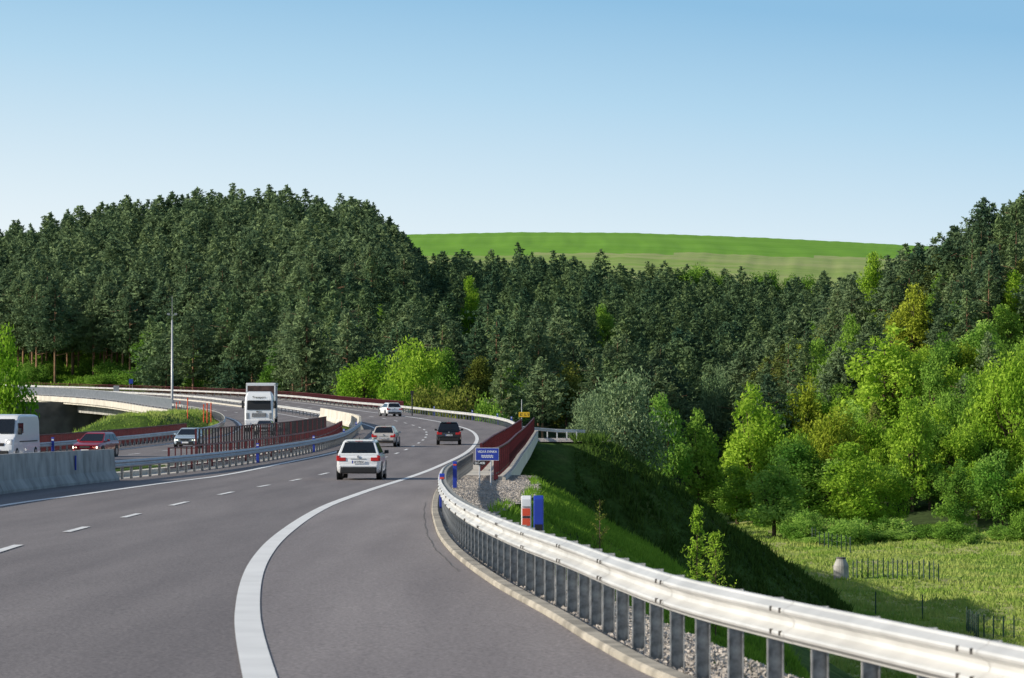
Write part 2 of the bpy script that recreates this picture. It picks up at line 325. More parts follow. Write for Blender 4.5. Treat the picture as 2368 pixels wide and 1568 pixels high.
# gravel verges + kerb
struct(strip('gravel_verge',lambda y:K(y)+.1,lambda y:K(y)+WV(y)+.0+.22*math.sin(y*.9)+.14*math.sin(y*2.7),np.arange(8,139,.4),lambda y:-D(y)-.015,M['gravel'],5))
struct(strip('gravel_patch',lambda y:K(y)+1.5,lambda y:7.8+.4*math.sin(y),np.arange(279,301,1),lambda y:-4.24,M['gravel'],3))
n=70000; yy=rng.uniform(0,1,n)**1.5*120+17; 
xx=K(yy)+.16+rng.uniform(0,1,n)**.9*(WV(yy)+.15-.16); zz=-D(yy)-.008+rng.uniform(0,.012,n); 
a=rng.normal(size=(n,3)); a/=np.linalg.norm(a,axis=1)[:,None]; b=np.cross(a,rng.normal(size=(n,3))); b/=np.linalg.norm(b,axis=1)[:,None]; s_=(rng.uniform(.008,.024,n))[:,None]; P=np.stack([xx,yy,zz],1)
Vv=np.stack([P-a*s_,P-b*s_,P+a*s_,P+b*s_],1).reshape(-1,3); o=link('gravel_stones',npmesh('gravel_stones',Vv,np.arange(4*n).reshape(n,4),M['stone']),None); tag(o,'loose pale gravel stones along the right verge under the guardrail','gravel',None,'stuff')
Yk=np.arange(8,150,.5)
mb=MB().sweep([(float(K(y))+.02,y,-float(D(y))) for y in Yk],[(-.06,-.2),(-.06,.04),(-.04,.06),(.09,.06),(.09,-.2)],True)
struct(mb.build('kerb',M['kerb']))
# ---------------------------------------------------------------- guardrails
WP=[(0,.725),(.012,.72),(.018,.705),(.072,.672),(.078,.655),(.072,.638),(.012,.60),(.004,.57),(.012,.54),(.072,.502),(.078,.485),(.072,.468),(.018,.435),(.012,.42),(0,.415)]
WP=[(a,.725-(.725-z)*.88) for a,z in WP]; ZL=WP[-1][1]
boltm=MB().cyl((-.012,0,0),(.012,0,0),.017,n=6).mesh('splice_bolt',M['bolt'])
def guardrail(label,f,zf,y0,y1,side,psp,m=None,group=None,double=False,posts=True,name='guardrail',slots=False,st=1.5):
    m=m or M['galv']; Ys=yr(y0,y1,st); org=(float(f(y0)),y0,float(zf(y0)))
    t=thing(name,label,'guardrail',org,0,group)
    path=[(float(f(y))-org[0],y-org[1],float(zf(y))-org[2]) for y in Ys]
    for sd in ((side,-side) if double else (side,)):
        prof=[((.075+a)*sd,z) for a,z in WP]+[((.070)*sd,ZL),((.070)*sd,.725)]
        MB().sweep(path,prof,True).build('beam',m,t,False)
    if posts:
        pm=MB().box((0,.02,.33),(.11,.01,.76)).box((-.05,0,.33),(.01,.05,.76)).box((.05,0,.33),(.01,.05,.76)).mesh('post',M['post'])
        n=0; y=y0+.3
        while y<y1-.2 and n<100:
            link('post',pm,t,(float(f(y))-org[0],y-org[1],float(zf(y))-org[2])); y+=psp; n+=1
    if slots:
        y=y0+2
        while y<min(y1-1,90):
            for z in (.665,.52):
                for dy in (-.12,.12):
                    q=y+dy; link('splice_bolt',boltm,t,(float(f(q))-org[0]+side*.153,q-org[1],float(zf(q))-org[2]+z))
            q=[y-.18,y+.18]; pr=[((.0775+a)*side,z) for a,z in WP]
            MB().sweep([(float(f(v))-org[0],v-org[1],float(zf(v))-org[2]) for v in q],pr).build('splice_plate',m,t)
            y+=4
    return t
zr=lambda y:-D(y)
guardrail('white steel guardrail on close set posts sweeping along the right shoulder from the foreground',lambda y:K(y)+.27,zr,12,111,-1,1.15,slots=True,st=.5)
guardrail('short run of guardrail with grey back, between the bend and the red bridge railing',lambda y:K(y)+.27,zr,111,152,-1,1.33,m=M['galvw'])
guardrail('white guardrail along the outer edge of the far left-curving road past the bridge',lambda y:K(y)+.1,zr,272,408,-1,2.0)
guardrail('long thin white guardrail on the far viaduct in front of the pine hill',lambda y:K(y)+.1,zr,408,655,-1,4.0,st=4)
guardrail('grey blue double sided guardrail in the median from the concrete block to the pale barrier',lambda y:B(y)-.1,zr,127,291,1,2.0,m=M['galvw'],double=True)
guardrail('white median guardrail beyond the pale curved concrete barrier',lambda y:B(y)-.1,zr,353,655,1,4.0,double=True,st=4)
guardrail('curved guardrail around the grass mound on the outer side of the opposite road',lambda y:O(y)-.4,lambda y:-Dop(y),222,404,1,2.0)
guardrail('outer guardrail of the opposite road on the far left viaduct',lambda y:O(y)-.2,lambda y:-Dop(y),404,650,1,4.0,st=4)
guardrail('grey guardrail of the opposite road behind the red car and the white van',lambda y:O(y)-.4,lambda y:-Dop(y),150,222,1,2.0,m=M['galvw'])
t=thing('guardrail','short white guardrail branching off to the right above the shaded slope','guardrail',(1.1,284,-4.35))
pth=[(-.3,-2,.62),(.8,-.4,.5),(2.5,.3,.35),(4.9,.8,.28)]
MB().sweep(pth,[((.06+a),z) for a,z in WP]+[(.05,ZL),(.05,.725)],True).build('beam',M['galv'],t,True)
for x in np.arange(.2,5,.8): MB().box((x,.3,.35),(.1,.08,1.0)).build('post',M['galv'],t)
# ---------------------------------------------------------------- concrete barriers
JP=[(-.30,-.1),(-.30,.08),(-.14,.35),(-.09,1.1),(.09,1.1),(.14,.35),(.30,.08),(.30,-.1)]
def jersey(label,f,y0,y1,m,h=1,seg=4.0,seams=True):
    org=(float(f(y0)),y0,-float(D(y0))); t=thing('concrete_barrier',label,'barrier',org)
    Ys=yr(y0,y1,1.0); P=[(float(f(y))-org[0],y-org[1],-float(D(y))-org[2]) for y in Ys]
    MB().sweep(P,[(a,z*h) for a,z in JP],True).build('barrier_body',m,t,False)
    y=y0+seg
    while y<y1: 
        MB().sweep([(float(f(v))-org[0],v-org[1],-float(D(v))-org[2]) for v in (y,y+.04)],[(a*1.02,z*h*1.002) for a,z in JP]).build('joint',M['concd'],t); y+=seg
    return t
t=jersey('grey concrete barrier in shade at the left edge with a blue marker on it',lambda y:B(y)-.1,60,127,M['conc'],1.05,6)
jersey('pale curved concrete barrier in the median between the guardrails behind the silver car',lambda y:B(y)-.1,291,353,M['concl'],1.0,6)
o=MB().box((0,0,0),(.05,.16,.5)).build('reflector',M['blue'],t); yb=118; o.location=(float(B(yb))-.1+.16-t.location.x,yb-60,-float(D(yb))+.75-t.location.z)
# ---------------------------------------------------------------- railings
def railing(label,f,zf,y0,y1,h,m,sp=.16,psp=2.0,group=None,slat=None,bw=.03,name='bridge_railing',mid=False):
    org=(float(f(y0)),y0,float(zf(y0))); t=thing(name,label,'railing',org,0,group)
    def L(y,z=0): return (float(f(y))-org[0],y-org[1],float(zf(y))-org[2]+z)
    Ys=yr(y0,y1,2.0)
    MB().sweep([L(y) for y in Ys],[(-.04,h-.05),(-.04,h),(.04,h),(.04,h-.05)],True).build('top_rail',m,t)
    MB().sweep([L(y) for y in Ys],[(-.025,.12),(-.025,.17),(.025,.17),(.025,.12)],True).build('bottom_rail',m,t)
    if mid: MB().sweep([L(y) for y in Ys],[(-.025,mid),(-.025,mid+.06),(.025,mid+.06),(.025,mid)],True).build('middle_rail',m,t)
    if sp<.9:
        mb=MB()
        for y in np.arange(y0+.1,y1,sp):
            x,yy,z=L(y); mb.box((x,yy,z+(h+.1)/2),(bw,bw,h-.16))
        mb.build('balusters',slat or m,t)
    else:
        sm=MB().box((0,0,(h+.1)/2),(bw,bw,h-.1)).mesh('slat',slat or m)
        for y in np.arange(y0+.1,y1,sp)[:100]: link('slat',sm,t,L(y))
    pm=MB().box((0,0,h/2-.05),(.09,.09,h+.1)).mesh('post',m); y=y0; n=0
    while y<=y1 and n<100: link('post',pm,t,L(y)); y+=psp; n+=1
    return t
lin=lambda a,b:(lambda y:np.interp(y,a,b))
rin=lin([140,150,180,210,240,273],[-1.45,-1.3,-.95,-.4,.15,.75]); rout=lin([122,130,150,180,210,240,275],[-.75,-.5,-.15,.25,.75,1.2,1.75])
railing('dark red bridge railing nearest the road right of the black car',rin,zr,148,272,1.15,M['maroon'],.16,bw=.035)
railing('dark red outer bridge railing standing on the pale bridge edge beside the blue sign',rout,lambda y:-D(y)+.12,126,275,1.1,M['maroon'],.16,bw=.035)
railing('maroon railing along the left edge of the near bridge behind the median guardrail',lambda y:B(y)-1.3,zr,146,272,1.0,M['maroon'],1.5,6.0,bw=.05,mid=.55)
railing('dark tall slatted fence with maroon posts in the gap between the two bridges',lambda y:I(y)+1.0,lambda y:-Dop(y),192,272,1.65,M['maroon'],1.15,4.6,slat=M['slat'],bw=.10,mid=.7)
railing('maroon railing behind the red car on the outer side of the opposite bridge',lambda y:O(y)-1.1,lambda y:-Dop(y),184,270,1.15,M['maroon'],.2,bw=.05)
railing('thin maroon railing above the white guardrail on the far viaduct',lambda y:K(y)+1.3,zr,405,650,1.15,M['maroon'],.35,4,bw=.06)
railing('grey mesh fence on the pale edge of the far left viaduct',lambda y:O(y)-1.3,lambda y:-Dop(y)+.15,405,645,1.3,M['galvw'],.4,4,bw=.09)
# ---------------------------------------------------------------- bridges
def bridge(label,f0,f1,zf,y0,y1,th,beams,piers,pr=None):
    org=(float(f0(y0)),y0,float(zf(y0))); t=thing('bridge',label,'bridge',org)
    def P(f,y,z): return (float(f(y))-org[0],y-org[1],float(zf(y))-org[2]+z)
    Ys=yr(y0,y1,3.0)
    rings=[[P(f0,y,-.03),P(f1,y,-.03),P(f1,y,-th),P(f0,y,-th)] for y in Ys]
    MB().loft(rings).build('deck',M['concl'],t)
    for f,s in ((f0,-1),(f1,1)):
        MB().sweep([P(f,y,0) for y in Ys],[(-.15*s,-.035+.0),(-.15*s,.14),(.28*s,.14),(.28*s,-.62),(.02*s,-.62),(.002*s,-.035)],True).build('edge_beam',M['concl'],t)
    for k in range(beams):
        u=(k+.5)/beams*.84+.08; ff=lambda y:f0(y)*(1-u)+f1(y)*u
        MB().sweep([P(ff,y,0) for y in Ys],[(-.3,-th),(-.3,-th-1.3),(.3,-th-1.3),(.3,-th)],True).build('girder',M['conc'],t)
    for y in piers:
        mb=MB(); 
        for u in (.2,.8):
            q=P(lambda v:f0(v)*(1-u)+f1(v)*u,y,0); gx=q[0]+org[0]; zb=gz(gx,y)-1-org[2]
            mb.box((q[0],q[1],(q[2]-th-1.3+zb)/2),(1.2,1.2,q[2]-th-1.3-zb))
        a=P(f0,y,0);b=P(f1,y,0); mb.box(((a[0]+b[0])/2,a[1],a[2]-th-1.65),(abs(b[0]-a[0])*.85,1.5,.7))
        mb.build('pier',M['conc'],t,bevel=.05)
    return t
bridge('near road bridge with pale concrete edge beside the dark red railings',lambda y:B(y)-1.6,lambda y:rout(y)+.05,zr,128,278,.7,4,[172,224])
bridge('bridge of the opposite road carrying the van and the red car',lambda y:O(y)-1.4,lambda y:I(y)+1.35,lambda y:-Dop(y),180,279,.7,4,[212,245])
bridge('far left viaduct of the opposite road with pale curved edge over a dark gap',lambda y:O(y)-1.6,lambda y:I(y)+.3,lambda y:-Dop(y)-.01,402,652,.9,3,[440,480,520,560,600])
bridge('far viaduct of the near road behind the opposite one',lambda y:B(y)-.1,lambda y:K(y)+1.6,lambda y:-D(y)-.01,402,652,.9,3,[440,480,520,560,600])
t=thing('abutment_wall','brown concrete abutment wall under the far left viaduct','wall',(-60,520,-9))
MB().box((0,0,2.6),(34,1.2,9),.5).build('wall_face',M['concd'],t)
# ---------------------------------------------------------------- vehicles
def wheels(t,xs,ys_,r,wd):
    for y in ys_:
        for s in (-1,1):
            w=bpy.data.objects.new('wheel',None); C.objects.link(w); w.parent=t; w.location=(s*xs,y,r)
            MB().cyl((-wd/2,0,0),(wd/2,0,0),r,n=24).build('tyre',M['tyre'],w,False,.02)
            MB().cyl((-wd/2-.008,0,0),(wd/2+.008,0,0),r*.62,n=16).build('rim',M['rim'],w)
def car(name,label,cat,paint,loc,rz,sc,L=4.4,W=1.84,H=1.6,belt=1.02,rear_run=.42,lit=False,plate='',suv=False,group=None,wr=.34):
    t=thing(name,label,cat,loc,rz,group,sc); h=L/2; w=W/2
    st=[(-h,.50,belt-.14,w*.84),(-h+.05,.36,belt-.05,w*.93),(-h+.22,.28,belt-.01,w*.975),(-h*.55,.24,belt,w),(0,.22,belt,w),(h*.5,.22,belt-.03,w),(h-.4,.25,belt-.13,w*.97),(h-.12,.32,belt-.22,w*.9),(h-.02,.42,belt-.33,w*.8)]
    rings=[[(-a*.88,y,zb),(-a*.98,y,zb+.1),(-a,y,zb+.3),(-a*.985,y,zt-.14),(-a*.94,y,zt-.03),(-a*.85,y,zt),(a*.85,y,zt),(a*.94,y,zt-.03),(a*.985,y,zt-.14),(a,y,zb+.3),(a*.98,y,zb+.1),(a*.88,y,zb)] for y,zb,zt,a in st]
    MB().loft(rings).build('body',paint,t,True,.02)
    yb0=-h+.10;yb1=h*.50;yt0=yb0+rear_run;yt1=yb1-.95;wb=w*.925;wt=w*.70;zb=belt-.03;zt=H-.07
    b=[(-wb,yb0,zb),(wb,yb0,zb),(wb,yb1,zb),(-wb,yb1,zb)]; tp=[(-wt,yt0,zt),(wt,yt0,zt),(wt,yt1,zt),(-wt,yt1,zt)]
    cr=[(-wt*.86,yt0+.08,H),(wt*.86,yt0+.08,H),(wt*.86,yt1-.15,H),(-wt*.86,yt1-.15,H)]
    MB().loft([b,tp,cr]).build('roof',paint,t,True,.035)
    rf=[b[0],b[1],tp[1],tp[0]]; ff=[b[2],b[3],tp[3],tp[2]]
    MB().patch(rf,.07,.93,.14,.92,.014).build('rear_window',M['glass'],t)
    MB().patch(ff,.05,.95,.08,.94,.014).build('windscreen',M['glass'],t)
    for q,nm in (([b[1],b[2],tp[2],tp[1]],1),([b[3],b[0],tp[0],tp[3]],0)):
        segs=((.05,.27),(.30,.58),(.61,.90)) if nm else ((.10,.39),(.42,.70),(.73,.95))
        for u0,u1 in segs: MB().patch(q,u0,u1,.12,.88,.012).build('side_window',M['glass'],t)
    for s in (-1,1):
        mb=MB().box((s*w*.73,-h+.03,belt-.20),(w*.36,.12,.15)); mb.box((s*w*.90,-h+.10,belt-.16),(w*.14,.2,.22)); mb.build('tail_light',M['tail'],t,False,.02)
        MB().box((s*w*.70,h-.10,belt-.36),(w*.34,.16,.14)).build('headlight',M['head'] if lit else M['lamp'],t,False,.03)
        mb=MB().box((s*(w+.07),yb1-.62,belt+.06),(.17,.09,.14)); mb.box((s*w*.97,yb1-.62,belt+.0),(.12,.05,.05)); mb.build('wing_mirror',paint if not suv else M['trim'],t,False,.02)
        if suv: MB().cyl((s*wt*.93,yt0+.1,H+.035),(s*wt*.93,yt1-.1,H+.035),.02,n=6).build('roof_rail',M['trim'],t)
        for yy in (-h+.85,h-.88): MB().cyl((s*(w-.07),yy,wr+.01),(s*(w+.004),yy,wr+.01),wr+.07,n=24).build('wheel_arch',M['trim'],t)
        for yy in (-.35,.62): MB().box((s*(w+.003),yy,belt-.17),(.02,.16,.03)).build('door_handle',paint,t)
        MB().box((s*(w+.001),0,.27),(.02,L*.5,.13)).build('sill',M['trim'],t)
    wheels(t,w-.115,(-h+.85,h-.88),wr,.23)
    MB().box((0,-h+.03,.40),(W*.80,.14,.24 if suv else .13)).build('rear_bumper',M['trim'],t,False,.03)
    if suv: MB().box((0,-h+.0,.575),(W*.84,.1,.09)).build('bumper_lip',paint,t,False,.03)
    MB().box((0,h-.02,.38),(W*.7,.12,.2)).build('front_grille',M['trim'],t,False,.02)
    MB().box((0,h-.06,.62),(W*.36,.1,.12)).build('upper_grille',M['trim'],t,False,.02)
    for yy,r0,hz in ((-h-.045,0,belt-.31 if suv else belt-.33),(h+.05,PI,.42)):
        p=MB().box((0,0,0),(.52,.02,.115)).build('number_plate',M['plate'],t,loc=(0,yy,hz))
        MB().box((-.235 if r0==0 else .235,-.001 if r0==0 else .001,0),(.04,.023,.113)).build('plate_band',M['blue'],p)
        if plate: text('plate_number',plate,.105,M['black'],p,(.02,-.013 if r0==0 else .013,0),(PI/2,0,r0))
    MB().box((0,-h+.0,belt-.19),(.62,.03,.02)).build('tailgate_seam',M['trim'],t)
    MB().cyl((0,-h+.01,belt-.1),(0,-h-.03,belt-.1),.05,n=12).build('badge',M['rim'],t)
    MB().box((.1,yb0+.1,belt+.16),(.34,.02,.018)).build('rear_wiper',M['trim'],t)
    MB().box((0,yt0+.0,H-.05),(wt*1.7,.16,.03)).build('spoiler',paint,t,False,.01)
    MB().box((0,yt0-.085,H-.055),(.3,.012,.018)).build('brake_light',M['tail'],t)
    MB().cyl((0,yt0+.2,H),(0,yt0+.02,H+.13),.012,.006,6).build('antenna',M['trim'],t)
    return t
def hd(f,y): return -math.atan(float(f(y+3)-f(y-3))/6)
def rdz(y): return -float(D(y))+.012
def roadcar(px,y,*a,**k):
    x=(px-CX)/F*y; return ((x,y,rdz(y)),hd(E,y)) 
l,r=roadcar(837,130); car('car','white crossover driving away in the left lane, largest and nearest of the cars','car',M['carw'],l,r,.91,L=4.38,W=1.84,H=1.64,belt=1.05,plate='LF·775GI',suv=True)
l,r=roadcar(893,214); car('car','silver beige estate car driving away ahead of the white crossover','car',M['cars'],l,r-.05,.87,L=4.25,W=1.73,H=1.47,belt=.95,plate='KE·225GI',wr=.31)
l,r=roadcar(1038,222); car('car','black people carrier driving away in the right lane before the bend','car',M['cark'],l,r+.02,.87,L=4.4,W=1.8,H=1.66,belt=1.02,plate='PO·410BD',suv=True)
l,r=roadcar(902,368); car('car','white hatchback driving away far ahead where the road bends left','car',M['carw'],l,r+.12,.95,L=4.3,W=1.8,H=1.5,belt=.97)
def oppos(px,y): x=(px-CX)/F*y; return ((x,y,-float(Dop(y))+.02),PI+hd(O,y))
l,r=oppos(222,196); car('car','dark red car with lit headlights coming towards us behind the concrete barrier','car',M['carr'],l,r-.08,.92,L=4.4,W=1.8,H=1.5,belt=.96,lit=True,wr=.32)
l,r=oppos(437,226); car('car','pale blue oncoming car half hidden by the dark slatted fence','car',M['carb'],l,r,.9,L=4.2,W=1.75,H=1.45,belt=.95,lit=True,wr=.31)
l,r=oppos(612,284); car('car','grey oncoming car low in front of the white lorry','car',M['cars'],l,r,.85,L=4.2,W=1.75,H=1.4,belt=.95,wr=.31)
def van(px,y):
    l,r=oppos(px,y); t=thing('van','white panel van coming towards us at the left edge behind the barrier','van',l,r-.03,None,1.0)
    prof=[(-2.75,.35),(-2.75,2.15),(-2.6,2.38),(-2.2,2.44),(.6,2.46),(1.15,2.42),(1.42,2.30),(1.62,2.05),(2.12,1.40),(2.45,1.22),(2.66,1.05),(2.74,.85),(2.78,.55),(2.74,.32)]
    def ring(x,k,dz=0): return [(x*(1 if z<1.3 else 1-.06*(z-1.3)),y*k if y>0 else y,z-(dz if z>1.6 else 0)) for y,z in prof]
    MB().loft([ring(-1.0,.955,.10),ring(-.95,.98,.03),ring(-.7,1,0),ring(.7,1,0),ring(.95,.98,.03),ring(1.0,.955,.10)]).build('body',M['carw'],t,True,.04)
    f=[(.93,2.12,1.42),(-.93,2.12,1.42),(-.82,1.50,2.26),(.82,1.50,2.26)]
    MB().patch(f,.03,.97,.03,.92,.035).build('windscreen',M['glass'],t)
    for s in (-1,1):
        MB().box((s*.985,1.15,1.72),(.05,.95,.56)).build('side_window',M['glass'],t,False,.01)
        MB().box((s*.76,2.62,1.0),(.36,.2,.3)).build('headlight',M['lamp'],t,False,.05)
        MB().cyl((s*.74,2.725,.98),(s*.74,2.735,.98),.06,n=14).build('lit_bulb',M['head'],t)
        MB().box((s*1.14,1.85,1.55),(.2,.14,.34)).build('wing_mirror',M['trim'],t,False,.03)
        MB().box((s*1.004,-.4,1.0),(.015,3.6,.06)).build('side_moulding',M['trim'],t)
        MB().box((s*.72,2.775,.55),(.18,.03,.1)).build('fog_light',M['lamp'],t)
    MB().box((0,2.72,.86),(1.0,.12,.16)).build('grille',M['trim'],t,False,.02)
    MB().box((0,2.76,.42),(1.5,.12,.22)).build('bumper_intake',M['trim'],t,False,.03)
    MB().box((0,0,0),(.52,.02,.115)).build('number_plate',M['plate'],t,loc=(0,2.83,.55))
    MB().cyl((0,2.66,1.06),(0,2.76,1.05),.09,n=12).build('badge',M['rim'],t)
    MB().box((-.35,2.15,1.47),(.6,.03,.02)).build('wiper',M['trim'],t)
    wheels(t,.9,(-1.85,1.95),.34,.22)
van(20,187)
def lorry(px,y):
    l,r=oppos(px,y); t=thing('lorry','white articulated lorry with dark windscreen coming round the bend','lorry',l,r-.02,None,1.0)
    w=1.22
    MB().loft([[(-w*k,2.2+q,z),(-w*k*.9,2.3+q,z),(w*k*.9,2.3+q,z),(w*k,2.2+q,z),(w*k,0.0,z),(-w*k,0.0,z)] for z,k,q in ((.35,.97,-.06),(.9,1,-.02),(1.75,1,-.01),(2.75,.985,-.16),(3.0,.95,-.26),(3.3,.86,-.5),(3.42,.76,-.75))]).build('cab',M['carw'],t,True,.05)
    f=[(w*.9,2.31,1.8),(-w*.9,2.31,1.8),(-w*.88,2.17,2.78),(w*.88,2.17,2.78)]
    MB().patch(f,.04,.96,.06,.84,.03).build('windscreen',M['black'],t)
    MB().box((0,2.30,2.68),(1.9,.24,.09)).build('sun_visor',M['carw'],t,False,.03)
    text('roof_lettering','Transport',.28,M['trim'],t,(0,2.13,2.92),(PI/2-.35,0,PI))
    MB().box((0,2.30,1.42),(1.2,.06,.34)).build('grille',M['trim'],t,False,.03)
    for z in (1.32,1.42,1.52): MB().box((0,2.34,z),(1.16,.03,.035)).build('grille_bar',M['lamp'],t)
    text('grille_badge','MAN',.2,M['trim'],t,(0,2.325,1.70),(PI/2,0,PI))
    MB().box((0,2.27,.72),(2.40,.22,.60)).build('bumper',M['carw'],t,False,.06)
    MB().box((0,2.385,.55),(1.2,.03,.22)).build('bumper_intake',M['trim'],t)
    MB().box((0,2.40,.78),(.52,.02,.115)).build('number_plate',M['plate'],t)
    for s in (-1,1):
        MB().box((s*.90,2.385,.70),(.40,.04,.20)).build('headlight',M['lamp'],t,False,.02)
        MB().box((s*.98,2.30,1.35),(.22,.04,.5)).build('air_vane',M['signback'],t,False,.02)
        MB().box((s*1.38,2.05,2.3),(.20,.16,.66)).build('wing_mirror',M['trim'],t,False,.04)
        MB().box((s*1.28,2.05,2.6),(.25,.05,.04)).build('mirror_arm',M['trim'],t)
        MB().box((s*1.216,1.35,2.25),(.03,.9,.7)).build('side_window',M['glass'],t)
    wheels(t,1.06,(1.35,-2.2),.5,.3)
    tr=bpy.data.objects.new('trailer',None); C.objects.link(tr); tr.parent=t; tr.location=(0,-.9,0); tr.rotation_euler=(0,0,.03)
    MB().box((0,0,2.5),(2.3,.10,2.8)).build('front_wall',M['load'],tr,False,.03)
    for s in (-1,1): MB().box((s*1.2,-.02,2.6),(.12,.14,3.0)).build('corner_post',M['carw'],tr,False,.02)
    MB().box((0,-6.4,2.5),(2.40,12.6,2.7)).build('curtain_side',M['load'],tr,False,.02)
    MB().box((0,-6.4,4.02),(2.52,12.9,.26)).build('roof_frame',M['carw'],tr,False,.03)
    MB().box((0,-6.4,1.1),(2.5,12.8,.14)).build('chassis',M['trim'],tr)
    for yy in np.arange(-2.5,-12.8,-2.6): MB().box((0,yy,2.5),(2.5,.09,2.7)).build('stanchion',M['carw'],tr)
    for s in (-1,1):
        for yy in (-9,-10.3,-11.6): MB().cyl((s*.95,yy,.5),(s*1.23,yy,.5),.5,n=18).build('trailer_wheel',M['tyre'],tr)
lorry(602,296)
# ---------------------------------------------------------------- signs and poles
t=thing('river_sign','blue river name sign with white lettering above a small dark number plate','sign',(-.83,116,-float(D(116))))
for x in (-.26,.12): MB().cyl((x,0,-.2),(x,0,1.25),.025,n=8).build('post',M['galvw'],t)
p=MB().box((0,0,0),(.76,.02,.40)).build('sign_panel',M['blue'],t,loc=(0,-.04,1.06))
MB().box((0,.002,0),(.785,.018,.425)).build('sign_border',M['signw'],p)
text('sign_lettering','VEĽKÁ SVINKA',.105,M['signw'],p,(0,-.013,.08),(PI/2,0,0),.92)
mb=MB()
for z in (-.05,-.10):
    vs=[];n=24
    for k in range(n+1):
        x=-.2+.4*k/n; q=z+.015*math.sin(k*1.3); vs+=[(x,-.013,q-.012),(x,-.013,q+.012)]
    mb.add(vs,[(2*k,2*k+2,2*k+3,2*k+1) for k in range(n)])
mb.build('river_waves',M['signw'],p)
p=MB().box((0,0,0),(.40,.02,.12)).build('number_panel',M['black'],t,loc=(-.25,-.04,.76))
text('number_lettering','D1-408',.11,M['signw'],p,(0,-.013,0),(PI/2,0,0))
def delin(label,x,y,z,m,stripe,h=1.05,w=.125,group=None,base=True):
    t=thing('delineator_post',label,'road post',(x,y,z),0,group)
    MB().loft([[(-w/2,-.03,-.1),(w/2,-.03,-.1),(w/2,.04,-.1),(-w/2,.04,-.1)],[(-w/2,-.03,h-.04),(w/2,-.03,h-.04),(w/2,.04,h),(-w/2,.04,h)]]).build('post_body',m,t,False,.008)
    for a,b,mm in stripe: MB().box((0,-.034,(a+b)/2),(w*.80,.01,b-a)).build('reflector',mm,t)
    return t
delin('white roadside post with two red reflectors behind the near guardrail',.165,40,-float(D(40)),M['white'],[(.815,.90,M['red']),(.70,.785,M['red']),(.915,.922,M['black']),(.79,.81,M['black'])],w=.115)
delin('blue roadside post standing beside the white one behind the near guardrail',.312,40.6,-float(D(40.6)),M['blue'],[(.62,.70,M['black'])],h=1.04,w=.115)
for y,x,l in ((86,-1.74,'blue marker post on the guardrail at the sharpest point of its bend'),(112,-1.85,'blue marker post on the guardrail just before the blue river sign')):
    delin(l,x,y,-float(D(y)),M['blue'],[(.72,.77,M['red'])],h=.86,w=.13)
for y in (300,322,345,372): delin('small blue marker post on the outer guardrail of the far bend',float(K(y))+.25,y,-float(D(y)),M['blue'],[(.85,.93,M['white'])],h=1.0,w=.14,group='blue marker posts along the far bend')
for y in (165,195,230,270): delin('small blue marker post on the median guardrail beside the dark slatted fence',float(B(y))-.12,y,-float(D(y)),M['blue'],[(.8,.86,M['white'])],h=.92,w=.13,group='blue marker posts on the median guardrail')
delin('small blue and white marker in front of the maroon railing near the van',(122-CX)/F*205,205,-float(Dop(205)),M['blue'],[(.8,.9,M['white'])],h=1.0,w=.16)
t=thing('pole','thin pole carrying a yellow sign where the outer railing ends','sign',(.80,286,-3.55))
MB().cyl((0,0,-.8),(0,0,2.7),.035,.03,8).build('post',M['mast'],t)
p=MB().box((0,0,0),(.9,.03,.42)).build('sign_panel',M['yellow'],t,loc=(.2,-.05,1.45))
mb=MB().box((-.3,-.02,.0),(.05,.01,.2)).box((-.2,-.02,.07),(.12,.01,.03)).box((-.2,-.02,-.07),(.12,.01,.03)).box((.05,-.02,0),(.04,.01,.2)).box((.15,-.02,-.08),(.14,.01,.03)).box((.3,-.02,.07),(.12,.01,.03)).box((.34,-.02,-.02),(.04,.01,.16))
mb.build('sign_marks',M['black'],p)
t=thing('pole','short dark pole with a black plate beside the outer guardrail near the far white car','sign',((953-CX)/F*372,372,-float(D(372))))
MB().cyl((0,0,-1),(0,0,2.6),.07,n=8).build('post',M['trim'],t); MB().box((0,-.1,2.5),(.36,.05,.3)).build('plate',M['trim'],t)
t=thing('mast','tall grey mast with small devices near its top beside the viaduct','mast',((398-CX)/F*430,430,-3.0))
MB().cyl((0,0,-6),(0,0,11.6),.19,.11,12).build('pole',M['mast'],t,True)
MB().cyl((0,0,11.6),(0,0,14.6),.03,.015,6).build('antenna',M['mast'],t)
for s in (-1,1):
    MB().box((s*.45,0,12.35),(.34,.2,.22)).box((s*.25,0,12.2),(.5,.06,.06)).build('device',M['signback'],t)
MB().box((0,-.25,1.2),(.5,.3,.8)).build('cabinet',M['signback'],t,False,.02)
def gsign(px,py,y,w,h,label,m=None,post=1.6):
    x=(px-CX)/F*y; z=(HY-py)/F*y; t=thing('road_sign',label,'sign',(x,y,z-h/2-post))
    MB().box((0,0,post+h/2),(w,.04,h)).build('sign_panel',m or M['signback'],t,False,.01)
    for s in (-1,1): MB().cyl((s*w*.35,.05,-.3),(s*w*.35,.05,post+h),.03,n=6).build('post',M['galvw'],t)
gsign(427,970,335,1.05,.5,'grey back of a wide road sign on the grass mound',post=.6)
gsign(371,992,318,1.15,.5,'grey back of a low road sign at the foot of the grass mound',post=.6)
gsign(303,882,600,.7,.8,'tiny blue sign above the far viaduct guardrail',M['blue'],1.2)
gsign(269,900,540,.9,1.1,'small grey panel on the far left viaduct fence',None,.4)
